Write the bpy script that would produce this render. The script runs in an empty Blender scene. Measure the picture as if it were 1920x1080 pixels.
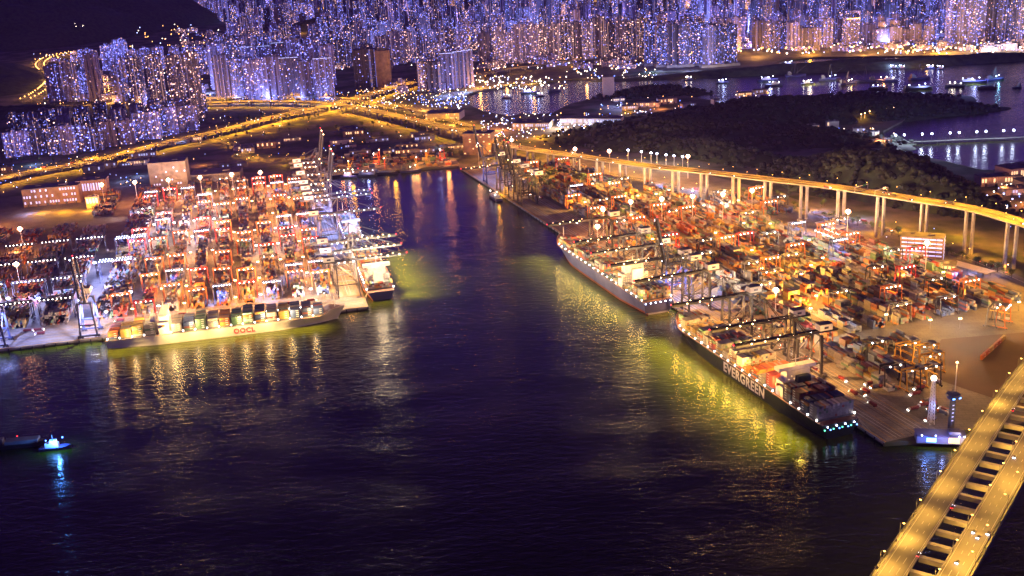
import bpy, math, random
from mathutils import Vector, Matrix, noise
from mathutils.geometry import tessellate_polygon
random.seed(7)
R = math.radians
sc = bpy.context.scene
col = sc.collection

# ---------------- camera ----------------
PITCH, ROLL, CAMH, FPX = R(18.017), R(-3.094), 473.9, 2091.0
_cp, _sp = math.cos(PITCH), math.sin(PITCH)
FWD = Vector((0, _cp, -_sp)); _u0 = Vector((0, _sp, _cp)); _r0 = Vector((1, 0, 0))
RIGHT = _r0*math.cos(ROLL) + _u0*math.sin(ROLL)
UP = -_r0*math.sin(ROLL) + _u0*math.cos(ROLL)
camd = bpy.data.cameras.new("camera"); cam = bpy.data.objects.new("camera", camd); col.objects.link(cam)
m = Matrix((RIGHT, UP, -FWD)).transposed().to_4x4(); m.translation = Vector((0, 0, CAMH))
cam.matrix_world = m
camd.sensor_width = 36; camd.lens = 36*FPX/1920; camd.clip_start = 1; camd.clip_end = 60000
sc.camera = cam

# ---------------- world, moonlight, exposure ----------------
w = bpy.data.worlds.new("World"); sc.world = w; w.use_nodes = True
nt = w.node_tree; bg = nt.nodes["Background"]
sky = nt.nodes.new("ShaderNodeTexSky"); sky.sky_type = 'NISHITA'; sky.sun_disc = False
sky.sun_elevation = R(-4); sky.sun_rotation = R(200)
add = nt.nodes.new("ShaderNodeMixRGB"); add.blend_type = 'ADD'; add.inputs[0].default_value = 1
scl = nt.nodes.new("ShaderNodeMixRGB"); scl.blend_type = 'MULTIPLY'; scl.inputs[0].default_value = 1
scl.inputs[2].default_value = (.02, .02, .02, 1)
nt.links.new(sky.outputs[0], scl.inputs[1]); nt.links.new(scl.outputs[0], add.inputs[1])
tcw = nt.nodes.new('ShaderNodeTexCoord'); spw = nt.nodes.new('ShaderNodeSeparateXYZ'); nt.links.new(tcw.outputs['Generated'], spw.inputs[0])
rpw = nt.nodes.new('ShaderNodeValToRGB'); nt.links.new(spw.outputs[2], rpw.inputs[0]); rpe = rpw.color_ramp.elements   # skyglow of the city: strongest near the horizon
rpe[0].position = 0.0; rpe[0].color = (.19, .085, .82, 1); rpe[1].position = 1.0; rpe[1].color = (.018, .005, .06, 1)
for ps_, cc_ in ((.13, (.15, .060, .62, 1)), (.32, (.046, .014, .165, 1)), (.55, (.024, .006, .075, 1))): e_ = rpe.new(ps_); e_.color = cc_
nt.links.new(rpw.outputs[0], add.inputs[2])
nt.links.new(add.outputs[0], bg.inputs[0]); bg.inputs[1].default_value = 1.0
sd = bpy.data.lights.new("moon", 'SUN'); sd.energy = .03; sd.angle = R(.5); sd.color = (.7, .75, 1)
so = bpy.data.objects.new("moon", sd); col.objects.link(so); so.rotation_euler = (R(40), 0, R(200)); so.location = (0, 0, 3000)
so['kind'] = 'structure'
sc.view_settings.view_transform = 'Standard'; sc.view_settings.look = 'None'
sc.view_settings.exposure = 0; sc.view_settings.gamma = 1
c = sc.cycles
c.use_denoising = True
c.max_bounces = 3; c.diffuse_bounces = 1; c.glossy_bounces = 2; c.transmission_bounces = 1; c.volume_bounces = 0
c.transparent_max_bounces = 4
c.sample_clamp_indirect = 4; c.sample_clamp_direct = 25
c.caustics_reflective = False; c.caustics_refractive = False
c.use_light_tree = True; c.use_adaptive_sampling = True; c.adaptive_threshold = .02

# ---------------- coordinates ----------------
def G(px, py, z=4.0):
    """The world point at height z that the survey pixel (1920 x 1080 photograph) looks at."""
    d = FWD*FPX + RIGHT*(px-960) - UP*(py-540)
    t = (z-CAMH)/d.z
    return Vector((0, 0, CAMH)) + d*t
class Frame:
    def __init__(s, o, u, v): s.o = Vector(o).to_3d(); s.u = Vector(u).to_3d().normalized(); s.v = Vector(v).to_3d().normalized()
    def __call__(s, a, b, z=4.0): p = s.o + s.u*a + s.v*b; p.z = z; return p
RF = Frame((335, 926), (-.305, .952), (.952, .305))     # east terminal: s along the quay, t inland
LF = Frame((-192, 1398), (-.981, -.194), (-.194, .981)) # west terminal: s along the front quay, t inland
LS = Frame((-192, 1398), (-.981, -.194), (-.222, .975)) # its side quay runs along v
RANG = math.atan2(.952, -.305); LANG = math.atan2(.194, .981)

# ---------------- mesh helper ----------------
BOXF = [(0, 3, 2, 1), (4, 5, 6, 7), (0, 1, 5, 4), (1, 2, 6, 5), (2, 3, 7, 6), (3, 0, 4, 7)]
class MB:
    def __init__(s): s.v = []; s.f = []; s.c = []; s.uv = None; s.mi = []
    def _add(s, vs, fs, c=None, mi=0):
        n = len(s.v); s.v.extend(vs); s.f.extend([tuple(i+n for i in f) for f in fs])
        s.c.extend([c]*len(fs)); s.mi.extend([mi]*len(fs))
    def box(s, x, y, z, dx, dy, dz, a=0, c=None, taper=1, mi=0, bottom=True):
        """centre x,y, base z, full sizes"""
        ca, sa = math.cos(a), math.sin(a); vs = []
        for (k, h) in ((1, 0), (taper, dz)):
            for (i, j) in ((-1, -1), (1, -1), (1, 1), (-1, 1)):
                px, py = i*dx/2*k, j*dy/2*k
                vs.append((x+px*ca-py*sa, y+px*sa+py*ca, z+h))
        s._add(vs, BOXF if bottom else BOXF[1:], c, mi); return s
    def bar(s, p, q, w, h=None, c=None, mi=0):
        h = h or w; p = Vector(p); q = Vector(q); d = (q-p).normalized()
        up = Vector((0, 0, 1)) if abs(d.z) < .95 else Vector((0, 1, 0))
        r = d.cross(up).normalized(); u = r.cross(d).normalized(); vs = []
        for e in (p, q):
            for (i, j) in ((-1, -1), (1, -1), (1, 1), (-1, 1)): vs.append(tuple(e + r*(i*w/2) + u*(j*h/2)))
        s._add(vs, BOXF, c, mi); return s
    def tube(s, p, q, r1, r2=None, n=8, c=None, mi=0):
        r2 = r1 if r2 is None else r2; p = Vector(p); q = Vector(q); d = (q-p).normalized()
        up = Vector((0, 0, 1)) if abs(d.z) < .95 else Vector((0, 1, 0))
        r = d.cross(up).normalized(); u = r.cross(d).normalized(); vs = []
        for (e, rr) in ((p, r1), (q, r2)):
            for k in range(n):
                a = 2*math.pi*k/n; vs.append(tuple(e + r*(rr*math.cos(a)) + u*(rr*math.sin(a))))
        fs = [(k, (k+1) % n, n+(k+1) % n, n+k) for k in range(n)] + [tuple(range(n-1, -1, -1)), tuple(range(n, 2*n))]
        s._add(vs, fs, c, mi); return s
    def ball(s, x, y, z, r, c=None, sz=1, n=6, m=3, mi=0):
        vs = [(x, y, z-r*sz)]
        for j in range(1, m+1):
            t = math.pi*j/(m+1)
            for k in range(n):
                a = 2*math.pi*(k+.5*(j % 2))/n; vs.append((x+r*math.sin(t)*math.cos(a), y+r*math.sin(t)*math.sin(a), z-r*sz*math.cos(t)))
        vs.append((x, y, z+r*sz)); fs = [(0, 1+(k+1) % n, 1+k) for k in range(n)]
        for j in range(m-1):
            for k in range(n): fs.append((1+j*n+k, 1+j*n+(k+1) % n, 1+(j+1)*n+(k+1) % n, 1+(j+1)*n+k))
        L = len(vs)-1; fs += [(L, 1+(m-1)*n+k, 1+(m-1)*n+(k+1) % n) for k in range(n)]
        s._add(vs, fs, c, mi); return s
    def prism(s, poly, z0, z1, c=None, mi=0):
        n = len(poly); vs = [(p[0], p[1], z0) for p in poly] + [(p[0], p[1], z1) for p in poly]
        area = sum(poly[i][0]*poly[(i+1) % n][1]-poly[(i+1) % n][0]*poly[i][1] for i in range(n))
        tr = tessellate_polygon([[Vector((p[0], p[1], 0)) for p in poly]])
        fs = []
        for t in tr:
            a, b, c_ = [Vector(vs[i]) for i in t]
            if (b-a).cross(c_-a).z < 0: t = (t[0], t[2], t[1])
            fs.append(tuple(i+n for i in t)); fs.append((t[0], t[2], t[1]))
        for i in range(n):
            j = (i+1) % n; fs.append((i, j, j+n, i+n) if area > 0 else (j, i, i+n, j+n))
        s._add(vs, fs, c, mi); return s
    def mesh(s, name, mats):
        me = bpy.data.meshes.new(name); me.from_pydata(s.v, [], s.f)
        for mm in (mats if isinstance(mats, (list, tuple)) else [mats]): me.materials.append(mm)
        if any(s.mi): me.polygons.foreach_set('material_index', s.mi)
        if any(x is not None for x in s.c):
            ca = me.color_attributes.new('Col', 'FLOAT_COLOR', 'CORNER'); buf = []
            for f, cc in zip(s.f, s.c):
                cc = cc or (.5, .5, .5); buf.extend((cc[0], cc[1], cc[2], 1)*len(f))
            ca.data.foreach_set('color', buf)
        if s.uv:
            ul = me.uv_layers.new(name='UVMap'); ul.data.foreach_set('uv', s.uv)
        me.update(); return me
    def build(s, name, mats, parent=None, loc=None, rz=0):
        o = bpy.data.objects.new(name, s.mesh(name, mats)); col.objects.link(o)
        if parent: o.parent = parent
        if loc is not None: o.location = loc
        if rz: o.rotation_euler.z = rz
        return o
def tag(o, label=None, cat=None, group=None, kind=None):
    if label: o['label'] = label
    if cat: o['category'] = cat
    if group: o['group'] = group
    if kind: o['kind'] = kind
    return o
def empty(name, loc=(0, 0, 0), rz=0):
    o = bpy.data.objects.new(name, None); col.objects.link(o); o.location = loc; o.rotation_euler.z = rz
    o.empty_display_size = 2
    return o
KIDS = {}
def copy_tree(o, parent=None):
    c_ = o.copy(); col.objects.link(c_)
    if parent: c_.parent = parent
    for ch in [x for x in o.children]: copy_tree(ch, c_)
    return c_
ORD = "zeroth first second third fourth fifth sixth seventh eighth ninth tenth eleventh twelfth thirteenth fourteenth fifteenth sixteenth seventeenth eighteenth nineteenth twentieth".split()
TENS = {2: 'twenty', 3: 'thirty', 4: 'forty', 5: 'fifty', 6: 'sixty', 7: 'seventy', 8: 'eighty', 9: 'ninety'}
TENTH = {3: 'thirtieth', 4: 'fortieth', 5: 'fiftieth', 6: 'sixtieth', 7: 'seventieth', 8: 'eightieth', 9: 'ninetieth'}
def nth(n):
    if n <= 20: return ORD[n]
    t, u = divmod(n, 10)
    return TENTH[t] if u == 0 else f"{TENS[t]}-{ORD[u]}"
# ---------------- materials ----------------
def newmat(name):
    mm = bpy.data.materials.new(name); mm.use_nodes = True
    return mm, mm.node_tree.nodes, mm.node_tree.links, mm.node_tree.nodes['Principled BSDF']
def mat(name, rgb, rough=.6, metal=0, var=.25, scale=.3, attr=False, objvar=False):
    """Painted or mineral surface with weathering noise; attr reads the mesh's own paint colours."""
    mm, N, L, P = newmat(name)
    P.inputs['Roughness'].default_value = rough; P.inputs['Metallic'].default_value = metal
    tc = N.new('ShaderNodeTexCoord'); no = N.new('ShaderNodeTexNoise'); no.inputs['Scale'].default_value = scale
    no.inputs['Detail'].default_value = 5; L.new(tc.outputs['Object'], no.inputs['Vector'])
    mr = N.new('ShaderNodeMapRange'); mr.inputs[1].default_value = .3; mr.inputs[2].default_value = .7
    mr.inputs[3].default_value = 1-var; mr.inputs[4].default_value = 1+var; L.new(no.outputs[0], mr.inputs[0])
    mx = N.new('ShaderNodeVectorMath'); mx.operation = 'SCALE'; L.new(mr.outputs[0], mx.inputs['Scale'])
    if attr:
        at = N.new('ShaderNodeVertexColor'); at.layer_name = 'Col'; L.new(at.outputs[0], mx.inputs[0])
    else: mx.inputs[0].default_value = rgb
    L.new(mx.outputs[0], P.inputs['Base Color'])
    return mm
def glow(name, rgb, s):
    mm, N, L, P = newmat(name); P.inputs['Base Color'].default_value = (*rgb, 1)
    P.inputs['Emission Color'].default_value = (*rgb, 1); P.inputs['Emission Strength'].default_value = s
    mm.cycles.emission_sampling = 'NONE'
    return mm
M = {}
M['white'] = mat('white_paint', (.72, .70, .68), .5, var=.12)
M['cream'] = mat('cream_paint', (.55, .5, .4), .6, var=.15)
M['navy'] = mat('dark_blue_steel', (.035, .045, .10), .5, var=.3)
M['steel'] = mat('grey_steel', (.07, .07, .085), .5, var=.3)
M['dark'] = mat('dark_steel', (.012, .011, .016), .55, var=.3)
M['orange'] = mat('orange_steel', (.62, .17, .03), .55, var=.2)
M['yellow'] = mat('yellow_steel', (.65, .36, .04), .55, var=.2)
M['red'] = mat('red_paint', (.5, .035, .03), .5, var=.2)
M['concrete'] = mat('concrete', (.34, .32, .29), .8, var=.22, scale=.12)
M['roofgrey'] = mat('roof_grey', (.14, .14, .15), .8, var=.3, scale=.1)
M['box'] = mat('container_paint', (.5, .5, .5), .55, attr=True, var=.22, scale=.5)
M['hull_green'] = mat('hull_dark_green', (.008, .016, .014), .45, var=.3, scale=.05)
M['hull_cream'] = mat('hull_pale', (.55, .52, .47), .5, var=.15, scale=.05)
M['hull_blue'] = mat('hull_blue_grey', (.20, .21, .34), .5, var=.2, scale=.05)
M['hull_navy'] = mat('hull_navy', (.03, .035, .12), .5, var=.2, scale=.05)
M['boot'] = mat('hull_red_boot', (.35, .09, .03), .6, var=.3, scale=.05)
M['deck'] = mat('ship_deck', (.22, .10, .07), .7, var=.3)
M['bark'] = mat('bark', (.06, .045, .03), .9)
M['rubber'] = mat('rubber', (.02, .02, .02), .9)
M['letter_white'] = mat('lettering_white', (.8, .8, .78), .5, var=.05)
M['letter_red'] = mat('lettering_red', (.5, .03, .04), .5, var=.05)
M['greenlit'] = mat('green_paint', (.05, .30, .12), .5)
M['l_warm'] = glow('lamp_warm', (1, .62, .28), 16)
M['l_amber'] = glow('lamp_amber', (1, .50, .10), 12)
M['l_white'] = glow('lamp_white', (1, .9, .78), 22)
M['l_cool'] = glow('lamp_cool', (.62, .70, 1), 20)
M['l_blue'] = glow('lamp_blue', (.12, .30, 1), 8)
M['l_red'] = glow('lamp_red', (1, .03, .05), 8)
M['l_green'] = glow('lamp_green', (.15, 1, .55), 3)
M['l_mast'] = glow('lamp_mast', (1, .72, .50), 30); M['l_halo'] = glow('mast_halo_glow', (1, .40, .17), 2.4)  # orange halo glow put around the mast lamps as solid balls
M['d_white'] = glow('district_white', (1, .80, .62), 9); M['d_cool'] = glow('district_cool', (.42, .48, 1), 7); M['d_amber'] = glow('district_amber', (1, .46, .12), 8); M['d_blue'] = glow('district_blue', (.12, .22, 1), 6)
M['win_warm'] = glow('window_warm', (1, .6, .3), 1.8)
M['win_cool'] = glow('window_cool', (.5, .56, 1), 1.1)

def light(kind, name, energy, rgb, size=1.0, spot=None, blend=.6):
    l = bpy.data.lights.new(name, kind); l.energy = energy; l.color = rgb
    l.shadow_soft_size = size
    if kind == 'SPOT': l.spot_size = R(spot or 120); l.spot_blend = 1.0 if (spot or 0) < 100 else blend
    return l
def lamp_obj(l, parent=None, loc=(0, 0, 0), rot=None, name=None):
    o = bpy.data.objects.new(name or l.name, l); col.objects.link(o); o.location = loc
    if parent: o.parent = parent
    if rot: o.rotation_euler = rot
    return o
WARM = (1, .43, .09); AMBER = (1, .41, .02); WHITE = (1, .74, .55); COOL = (.34, .40, 1); ORNG = (1, .31, .07); GOLD = (1, .51, .07)

# window-lit facade: uv in metres, Col = (hue 0 cool..1 warm, share of lit windows, facade tint)
def facade(name, strength, cw=4.2, ch=3.6):
    mm, N, L, P = newmat(name)
    uv = N.new('ShaderNodeUVMap'); uv.uv_map = 'UVMap'
    vc = N.new('ShaderNodeVertexColor'); vc.layer_name = 'Col'
    sp = N.new('ShaderNodeSeparateColor'); L.new(vc.outputs[0], sp.inputs[0])
    su = N.new('ShaderNodeSeparateXYZ'); L.new(uv.outputs[0], su.inputs[0])
    def mth(op, a, b=None, c_=None):
        n = N.new('ShaderNodeMath'); n.operation = op
        for i, x in enumerate((a, b, c_)):
            if x is None: continue
            if isinstance(x, (int, float)): n.inputs[i].default_value = x
            else: L.new(x, n.inputs[i])
        return n.outputs[0]
    fu = mth('FLOOR', mth('DIVIDE', su.outputs[0], cw)); fv = mth('FLOOR', mth('DIVIDE', su.outputs[1], ch))
    ru = mth('FRACT', mth('DIVIDE', su.outputs[0], cw)); rv = mth('FRACT', mth('DIVIDE', su.outputs[1], ch))
    cb = N.new('ShaderNodeCombineXYZ'); L.new(fu, cb.inputs[0]); L.new(fv, cb.inputs[1])
    wn = N.new('ShaderNodeTexWhiteNoise'); wn.noise_dimensions = '2D'; L.new(cb.outputs[0], wn.inputs['Vector'])
    cc = N.new('ShaderNodeCombineXYZ'); L.new(fu, cc.inputs[0]); cc.inputs[1].default_value = 991
    wc = N.new('ShaderNodeTexWhiteNoise'); wc.noise_dimensions = '2D'; L.new(cc.outputs[0], wc.inputs['Vector'])
    lit = mth('LESS_THAN', wn.outputs[0], mth('MULTIPLY', sp.outputs[1], 2.6))  # share raised so many dim windows stand in for the glow of lamplit walls
    inw = mth('MULTIPLY', mth('GREATER_THAN', ru, .22), mth('GREATER_THAN', rv, .28))
    colm = mth('MULTIPLY', mth('GREATER_THAN', wc.outputs[0], .87), mth('GREATER_THAN', ru, .60))
    sx = N.new('ShaderNodeSeparateColor'); L.new(wn.outputs[1], sx.inputs[0])
    bri = mth('MULTIPLY', mth('POWER', sx.outputs[1], 7.0), 5.5)
    win = mth('MULTIPLY', mth('MULTIPLY', lit, inw), mth('ADD', bri, .13))
    hue = mth('LESS_THAN', sx.outputs[2], sp.outputs[0])
    cr = N.new('ShaderNodeMix'); cr.data_type = 'RGBA'; L.new(hue, cr.inputs[0])
    cr.inputs[6].default_value = (.22, .24, 1, 1); cr.inputs[7].default_value = (1, .52, .42, 1)
    em = mth('MULTIPLY', mth('MAXIMUM', win, mth('MULTIPLY', colm, .5)), strength)
    L.new(cr.outputs[2], P.inputs['Emission Color']); L.new(em, P.inputs['Emission Strength'])
    # facade: pale bands of concrete between darker bays
    st = mth('MULTIPLY', mth('GREATER_THAN', wc.outputs[0], .5), .35)
    bs = mth('MULTIPLY', mth('ADD', st, .65), sp.outputs[2])
    vm = N.new('ShaderNodeVectorMath'); vm.operation = 'SCALE'; vm.inputs[0].default_value = (.58, .52, .78); L.new(bs, vm.inputs['Scale'])
    L.new(vm.outputs[0], P.inputs['Base Color']); P.inputs['Roughness'].default_value = .8
    mm.cycles.emission_sampling = 'NONE'
    return mm
M['facade'] = facade('lit_window_facade', 1.45, 3.5, 3.2)
def fbox(mb, x, y, z, dx, dy, dz, a, c_):
    """A block of a tower with metre UVs for the window pattern."""
    if mb.uv is None: mb.uv = []
    mb.box(x, y, z, dx, dy, dz, a, c_, bottom=False)
    o1 = random.randint(0, 4000)*4.2
    L = [(0, 0)]*4   # roof
    def side(wd, off): return [(off, z), (off+wd, z), (off+wd, z+dz), (off, z+dz)]
    u = L + side(dx, o1) + side(dy, o1+900) + side(dx, o1+1800) + side(dy, o1+2700)
    for p in u: mb.uv.extend(p)
# ================= SETTING =================
# ---- water: murky green-brown harbour water, wind ripples and a wake ----
def water_mat():
    mm, N, L, P = newmat('harbour_water')
    P.inputs['Base Color'].default_value = (.016, .020, .001, 1)
    P.inputs['Roughness'].default_value = .16; P.inputs['IOR'].default_value = 1.33
    tc = N.new('ShaderNodeTexCoord')
    mp = N.new('ShaderNodeMapping'); L.new(tc.outputs['Object'], mp.inputs[0]); mp.inputs['Rotation'].default_value = (0, 0, .35); mp.inputs['Scale'].default_value = (.45, 1, 1)
    n1 = N.new('ShaderNodeTexNoise'); n1.inputs['Scale'].default_value = .15; n1.inputs['Detail'].default_value = 4; n1.inputs['Distortion'].default_value = .6
    n2 = N.new('ShaderNodeTexNoise'); n2.inputs['Scale'].default_value = .8; n2.inputs['Detail'].default_value = 3
    n3 = N.new('ShaderNodeTexNoise'); n3.inputs['Scale'].default_value = .018; n3.inputs['Detail'].default_value = 2
    for n in (n1, n2, n3): L.new(mp.outputs[0], n.inputs['Vector'])
    def m2(op, a, b):
        q = N.new('ShaderNodeMath'); q.operation = op
        for i, x in enumerate((a, b)):
            if isinstance(x, (int, float)): q.inputs[i].default_value = x
            else: L.new(x, q.inputs[i])
        return q.outputs[0]
    h = m2('ADD', m2('MULTIPLY', n1.outputs[0], .80), m2('MULTIPLY', n2.outputs[0], .26))
    h = m2('MULTIPLY', h, m2('ADD', n3.outputs[0], .35))
    bp = N.new('ShaderNodeBump'); bp.inputs['Strength'].default_value = 1; bp.inputs['Distance'].default_value = 1.0
    L.new(h, bp.inputs['Height']); L.new(bp.outputs[0], P.inputs['Normal'])
    mr = N.new('ShaderNodeMapRange'); L.new(n3.outputs[0], mr.inputs[0]); mr.inputs[1].default_value = .35; mr.inputs[2].default_value = .65
    mr.inputs[3].default_value = .07; mr.inputs[4].default_value = .14; L.new(mr.outputs[0], P.inputs['Roughness'])
    return mm
M['water'] = water_mat()
b = MB(); b._add([(-9000, -3000, 0), (9000, -3000, 0), (9000, 16000, 0), (-9000, 16000, 0)], [(0, 1, 2, 3)])
tag(b.build('harbour_water', M['water']), kind='structure')

# ---- land ----
def land_mat():
    mm, N, L, P = newmat('land'); P.inputs['Roughness'].default_value = .95
    tc = N.new('ShaderNodeTexCoord')
    n1 = N.new('ShaderNodeTexNoise'); n1.inputs['Scale'].default_value = .012; n1.inputs['Detail'].default_value = 8
    L.new(tc.outputs['Object'], n1.inputs['Vector'])
    cr = N.new('ShaderNodeValToRGB'); L.new(n1.outputs[0], cr.inputs[0])
    e = cr.color_ramp.elements; e[0].position = .42; e[0].color = (.035, .05, .018, 1); e[1].position = .6; e[1].color = (.15, .13, .11, 1)
    L.new(cr.outputs[0], P.inputs['Base Color'])
    return mm
M['land'] = land_mat()
def yard_mat(name, a, b_, sc_=.02):
    mm, N, L, P = newmat(name); P.inputs['Roughness'].default_value = .85
    tc = N.new('ShaderNodeTexCoord')
    n1 = N.new('ShaderNodeTexNoise'); n1.inputs['Scale'].default_value = sc_; n1.inputs['Detail'].default_value = 9; n1.inputs['Roughness'].default_value = .65
    L.new(tc.outputs['Object'], n1.inputs['Vector'])
    br = N.new('ShaderNodeTexBrick'); br.inputs['Scale'].default_value = .05; br.inputs['Mortar Size'].default_value = .012
    br.inputs['Color1'].default_value = (1, 1, 1, 1); br.inputs['Color2'].default_value = (.8, .8, .8, 1); br.inputs['Mortar'].default_value = (.45, .45, .45, 1)
    L.new(tc.outputs['Object'], br.inputs['Vector'])
    cr = N.new('ShaderNodeValToRGB'); L.new(n1.outputs[0], cr.inputs[0])
    e = cr.color_ramp.elements; e[0].position = .35; e[0].color = (*a, 1); e[1].position = .65; e[1].color = (*b_, 1)
    mx = N.new('ShaderNodeMix'); mx.data_type = 'RGBA'; mx.blend_type = 'MULTIPLY'; mx.inputs[0].default_value = .8
    L.new(cr.outputs[0], mx.inputs[6]); L.new(br.outputs[0], mx.inputs[7]); L.new(mx.outputs[2], P.inputs['Base Color'])
    return mm
M['yard'] = yard_mat('yard_paving', (.09, .08, .07), (.20, .175, .15))
M['quaypave'] = yard_mat('quay_paving', (.17, .155, .14), (.31, .28, .25), .03)
M['asphalt'] = mat('asphalt', (.075, .07, .068), .85, var=.3, scale=.05)
M['road'] = mat('worn_road', (.16, .15, .14), .8, var=.25, scale=.04)
M['forest'] = mat('woodland', (.030, .042, .020), .95, var=.6, scale=.05)
M['leaf'] = mat('leaves', (.06, .10, .025), .9, var=.5, scale=.4)
M['sand'] = mat('bare_ground', (.07, .04, .028), .95, var=.25, scale=.02)

Q = [LF(1500, 0), LF(700, 0), LF(0, 0), LS(0, 945), G(700, 322, 4), G(860, 310, 4), RF(1403, 0), RF(0, 0), RF(-18, 60), RF(-15, 140), RF(-60, 200), RF(-90, 420), RF(-60, 700)]
H = [G(x, y, 4) for x, y in [(2300, 420), (1985, 330), (1900, 320), (1840, 318), (1700, 285), (1662, 262), (1655, 246), (1700, 222), (1745, 212), (1700, 196),
     (1560, 190), (1470, 188), (1370, 194), (1310, 184), (1250, 172), (1180, 172), (1140, 178), (1070, 194), (1035, 212), (960, 218), (905, 208), (880, 196), (872, 178),
     (905, 168), (985, 158), (1060, 148), (1140, 146), (1230, 133), (1420, 131), (1480, 112), (1560, 104), (1960, 103)]]
poly = [(p.x, p.y) for p in Q + H] + [(8000, 4200), (9000, 15500), (-9000, 15500), (-9000, 1000)]
b = MB(); b.prism(poly, -6, 3.9)
tag(b.build('ground', M['land']), kind='structure')
def sheet(name, pts, z, m_, kind='structure'):
    bb = MB(); bb.prism([(p[0], p[1]) for p in pts], z-.06, z); return tag(bb.build(name, m_), kind=kind)
# container yards and quay aprons
sheet('yard_pavement', [LF(1500, 30), LF(1500, 960), LF(0, 960) + Vector((-20, 0, 0)), LS(28, 900), LF(30, 30)], 4.06, M['yard'])
sheet('quay_apron', [LF(1500, .5), LF(1500, 62), LF(58, 62), LS(60, 945), LS(.5, 944), LF(.5, .5)], 4.14, M['quaypave'])
sheet('yard_pavement', [RF(2, 30), RF(-12, 100), RF(-40, 250), RF(120, 420), RF(500, 440), RF(900, 430), RF(1400, 330), RF(1400, 30)], 4.06, M['yard'])
sheet('quay_apron', [RF(.5, .5), RF(.5, 60), RF(1402, 60), RF(1402, .5)], 4.14, M['quaypave'])
sheet('bare_ground', [RF(190, 215), RF(120, 130), RF(0, 165), RF(-30, 240), RF(60, 360), RF(160, 340)], 4.22, M['sand'])
sheet('barge_quay', [G(560, 336), G(700, 322), G(862, 308), G(855, 299), G(700, 311), G(555, 325)], 4.14, M['quaypave'])
sheet('dark_field', [G(430, 262), G(600, 225), G(850, 265), G(850, 285), G(560, 300)], 4.06, M['land'])
sheet('industrial_pavement', [G(960, 262), G(905, 232), G(980, 212), G(1160, 225), G(1220, 238), G(1080, 262)], 4.08, M['yard'])
sheet('street_pavement', [G(890, 165), G(985, 156), G(1130, 143), G(1230, 130), G(1420, 128), G(1480, 108), G(1980, 100), G(1980, 78), G(1400, 92), G(1100, 115), G(880, 130)], 4.08, M['yard'])

def fender_run(F, a0, a1, z=0):
    root = empty('fender_row', F(a0, 0, 0)); bb = MB()
    return root
# quay walls with rubber fenders
def quay_wall(F, a0, a1, along_v=False, label=''):
    p = F(0, a0, 0) if along_v else F(a0, 0, 0); q_ = F(0, a1, 0) if along_v else F(a1, 0, 0)
    n = (Vector((F.u if along_v else F.v)))*-1
    bb = MB(); bb.bar(p + n*.45 + Vector((0, 0, 3.0)), q_ + n*.45 + Vector((0, 0, 3.0)), .8, 2.4)
    o = bb.build('quay_wall', M['concrete']); tag(o, label, 'quay wall')
    f = MB(); L_ = (q_-p).length; k = 0
    while k < L_:
        c_ = p + (q_-p)*(k/L_) + n*1.1; f.box(c_.x, c_.y, .6, 1.2, 1.2, 3.0); k += 14
    f.build('fender_strip', M['rubber'], o)
    r = MB(); c1 = p - n*1.0; c2 = q_ - n*1.0
    r.bar(c1 + Vector((0, 0, 4.3)), c2 + Vector((0, 0, 4.3)), .6, .3); r.build('coping', M['yellow'], o)
quay_wall(LF, 0, 1400, label='concrete quay wall in front of the cranes beside the pale-hulled ship')
quay_wall(LS, 0, 940, True, 'concrete side quay wall below the row of lowered crane booms')
quay_wall(RF, 0, 1400, label='long concrete quay wall beside the dark-hulled ship')

def strip(pa, pb, w_, m_, name):
    d = (pb-pa); n = Vector((-d.y, d.x, 0)).normalized()*w_/2; bb = MB()
    bb.prism([(pa-n)[:2], (pb-n)[:2], (pb+n)[:2], (pa+n)[:2]], 4.15, 4.21); return tag(bb.build(name, m_), kind='structure')
for F, a0, a1, fl in ((LF, 4, 1300, 0), (RF, 4, 1398, 0), (LS, 64, 940, 1)):
    P_ = (lambda a, t, F=F, fl=fl: F(t, a) if fl else F(a, t))
    for t in (4, 33): strip(P_(a0, t), P_(a1, t), .5, M['dark'], 'crane_rail')
    for t in (11, 15.5, 20, 24.5, 38, 43, 48, 53): strip(P_(a0, t), P_(a1, t), .28, M['yellow'] if t in (11, 24.5, 38, 53) else M['letter_white'], 'lane_line')
# ---- hills ----
def hill(cx, cy, rx, ry, rot, H_, seed=0, n=64, z0=1.0, rough=.25, mat_=None, name='hill'):
    vs = []; fs = []; rings = n//2; hs = {}
    ca, sa = math.cos(rot), math.sin(rot)
    for j in range(rings+1):
        r = j/rings
        for k in range(n):
            a = 2*math.pi*k/n
            rr = r*(1 + .22*noise.noise(Vector((math.cos(a)*1.3+seed, math.sin(a)*1.3, seed*.7))))
            lx, ly = rx*rr*math.cos(a), ry*rr*math.sin(a)
            x, y = cx+lx*ca-ly*sa, cy+lx*sa+ly*ca
            h = H_*(math.cos(min(1, r)*math.pi/2)**1.25)
            nz = noise.fractal(Vector((x, y, seed*50))*.006, 1, 2, 5)
            h = h*(1+rough*nz) + 5*noise.noise(Vector((x, y, 0))*.06)*(1-r)
            if r > .98: h = -1
            vs.append((x, y, z0+h))
    for j in range(rings):
        for k in range(n): fs.append((j*n+k, (j+1)*n+k, (j+1)*n+(k+1) % n, j*n+(k+1) % n))
    bb = MB(); bb._add(vs, fs)
    o = bb.build(name, mat_ or M['forest']); tag(o, kind='structure')
    for p_ in o.data.polygons: p_.use_smooth = True
    return vs, n
HV = []
def hillpx(px, py, rx, ry, rot, H_, **k):
    p = G(px, py, 4); HV.append(hill(p.x, p.y, rx, ry, rot, H_, **k)); return HV[-1]
hillpx(1665, 352, 270, 105, R(118), 62, seed=1)
hillpx(1545, 335, 170, 110, R(100), 34, seed=2)
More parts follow.
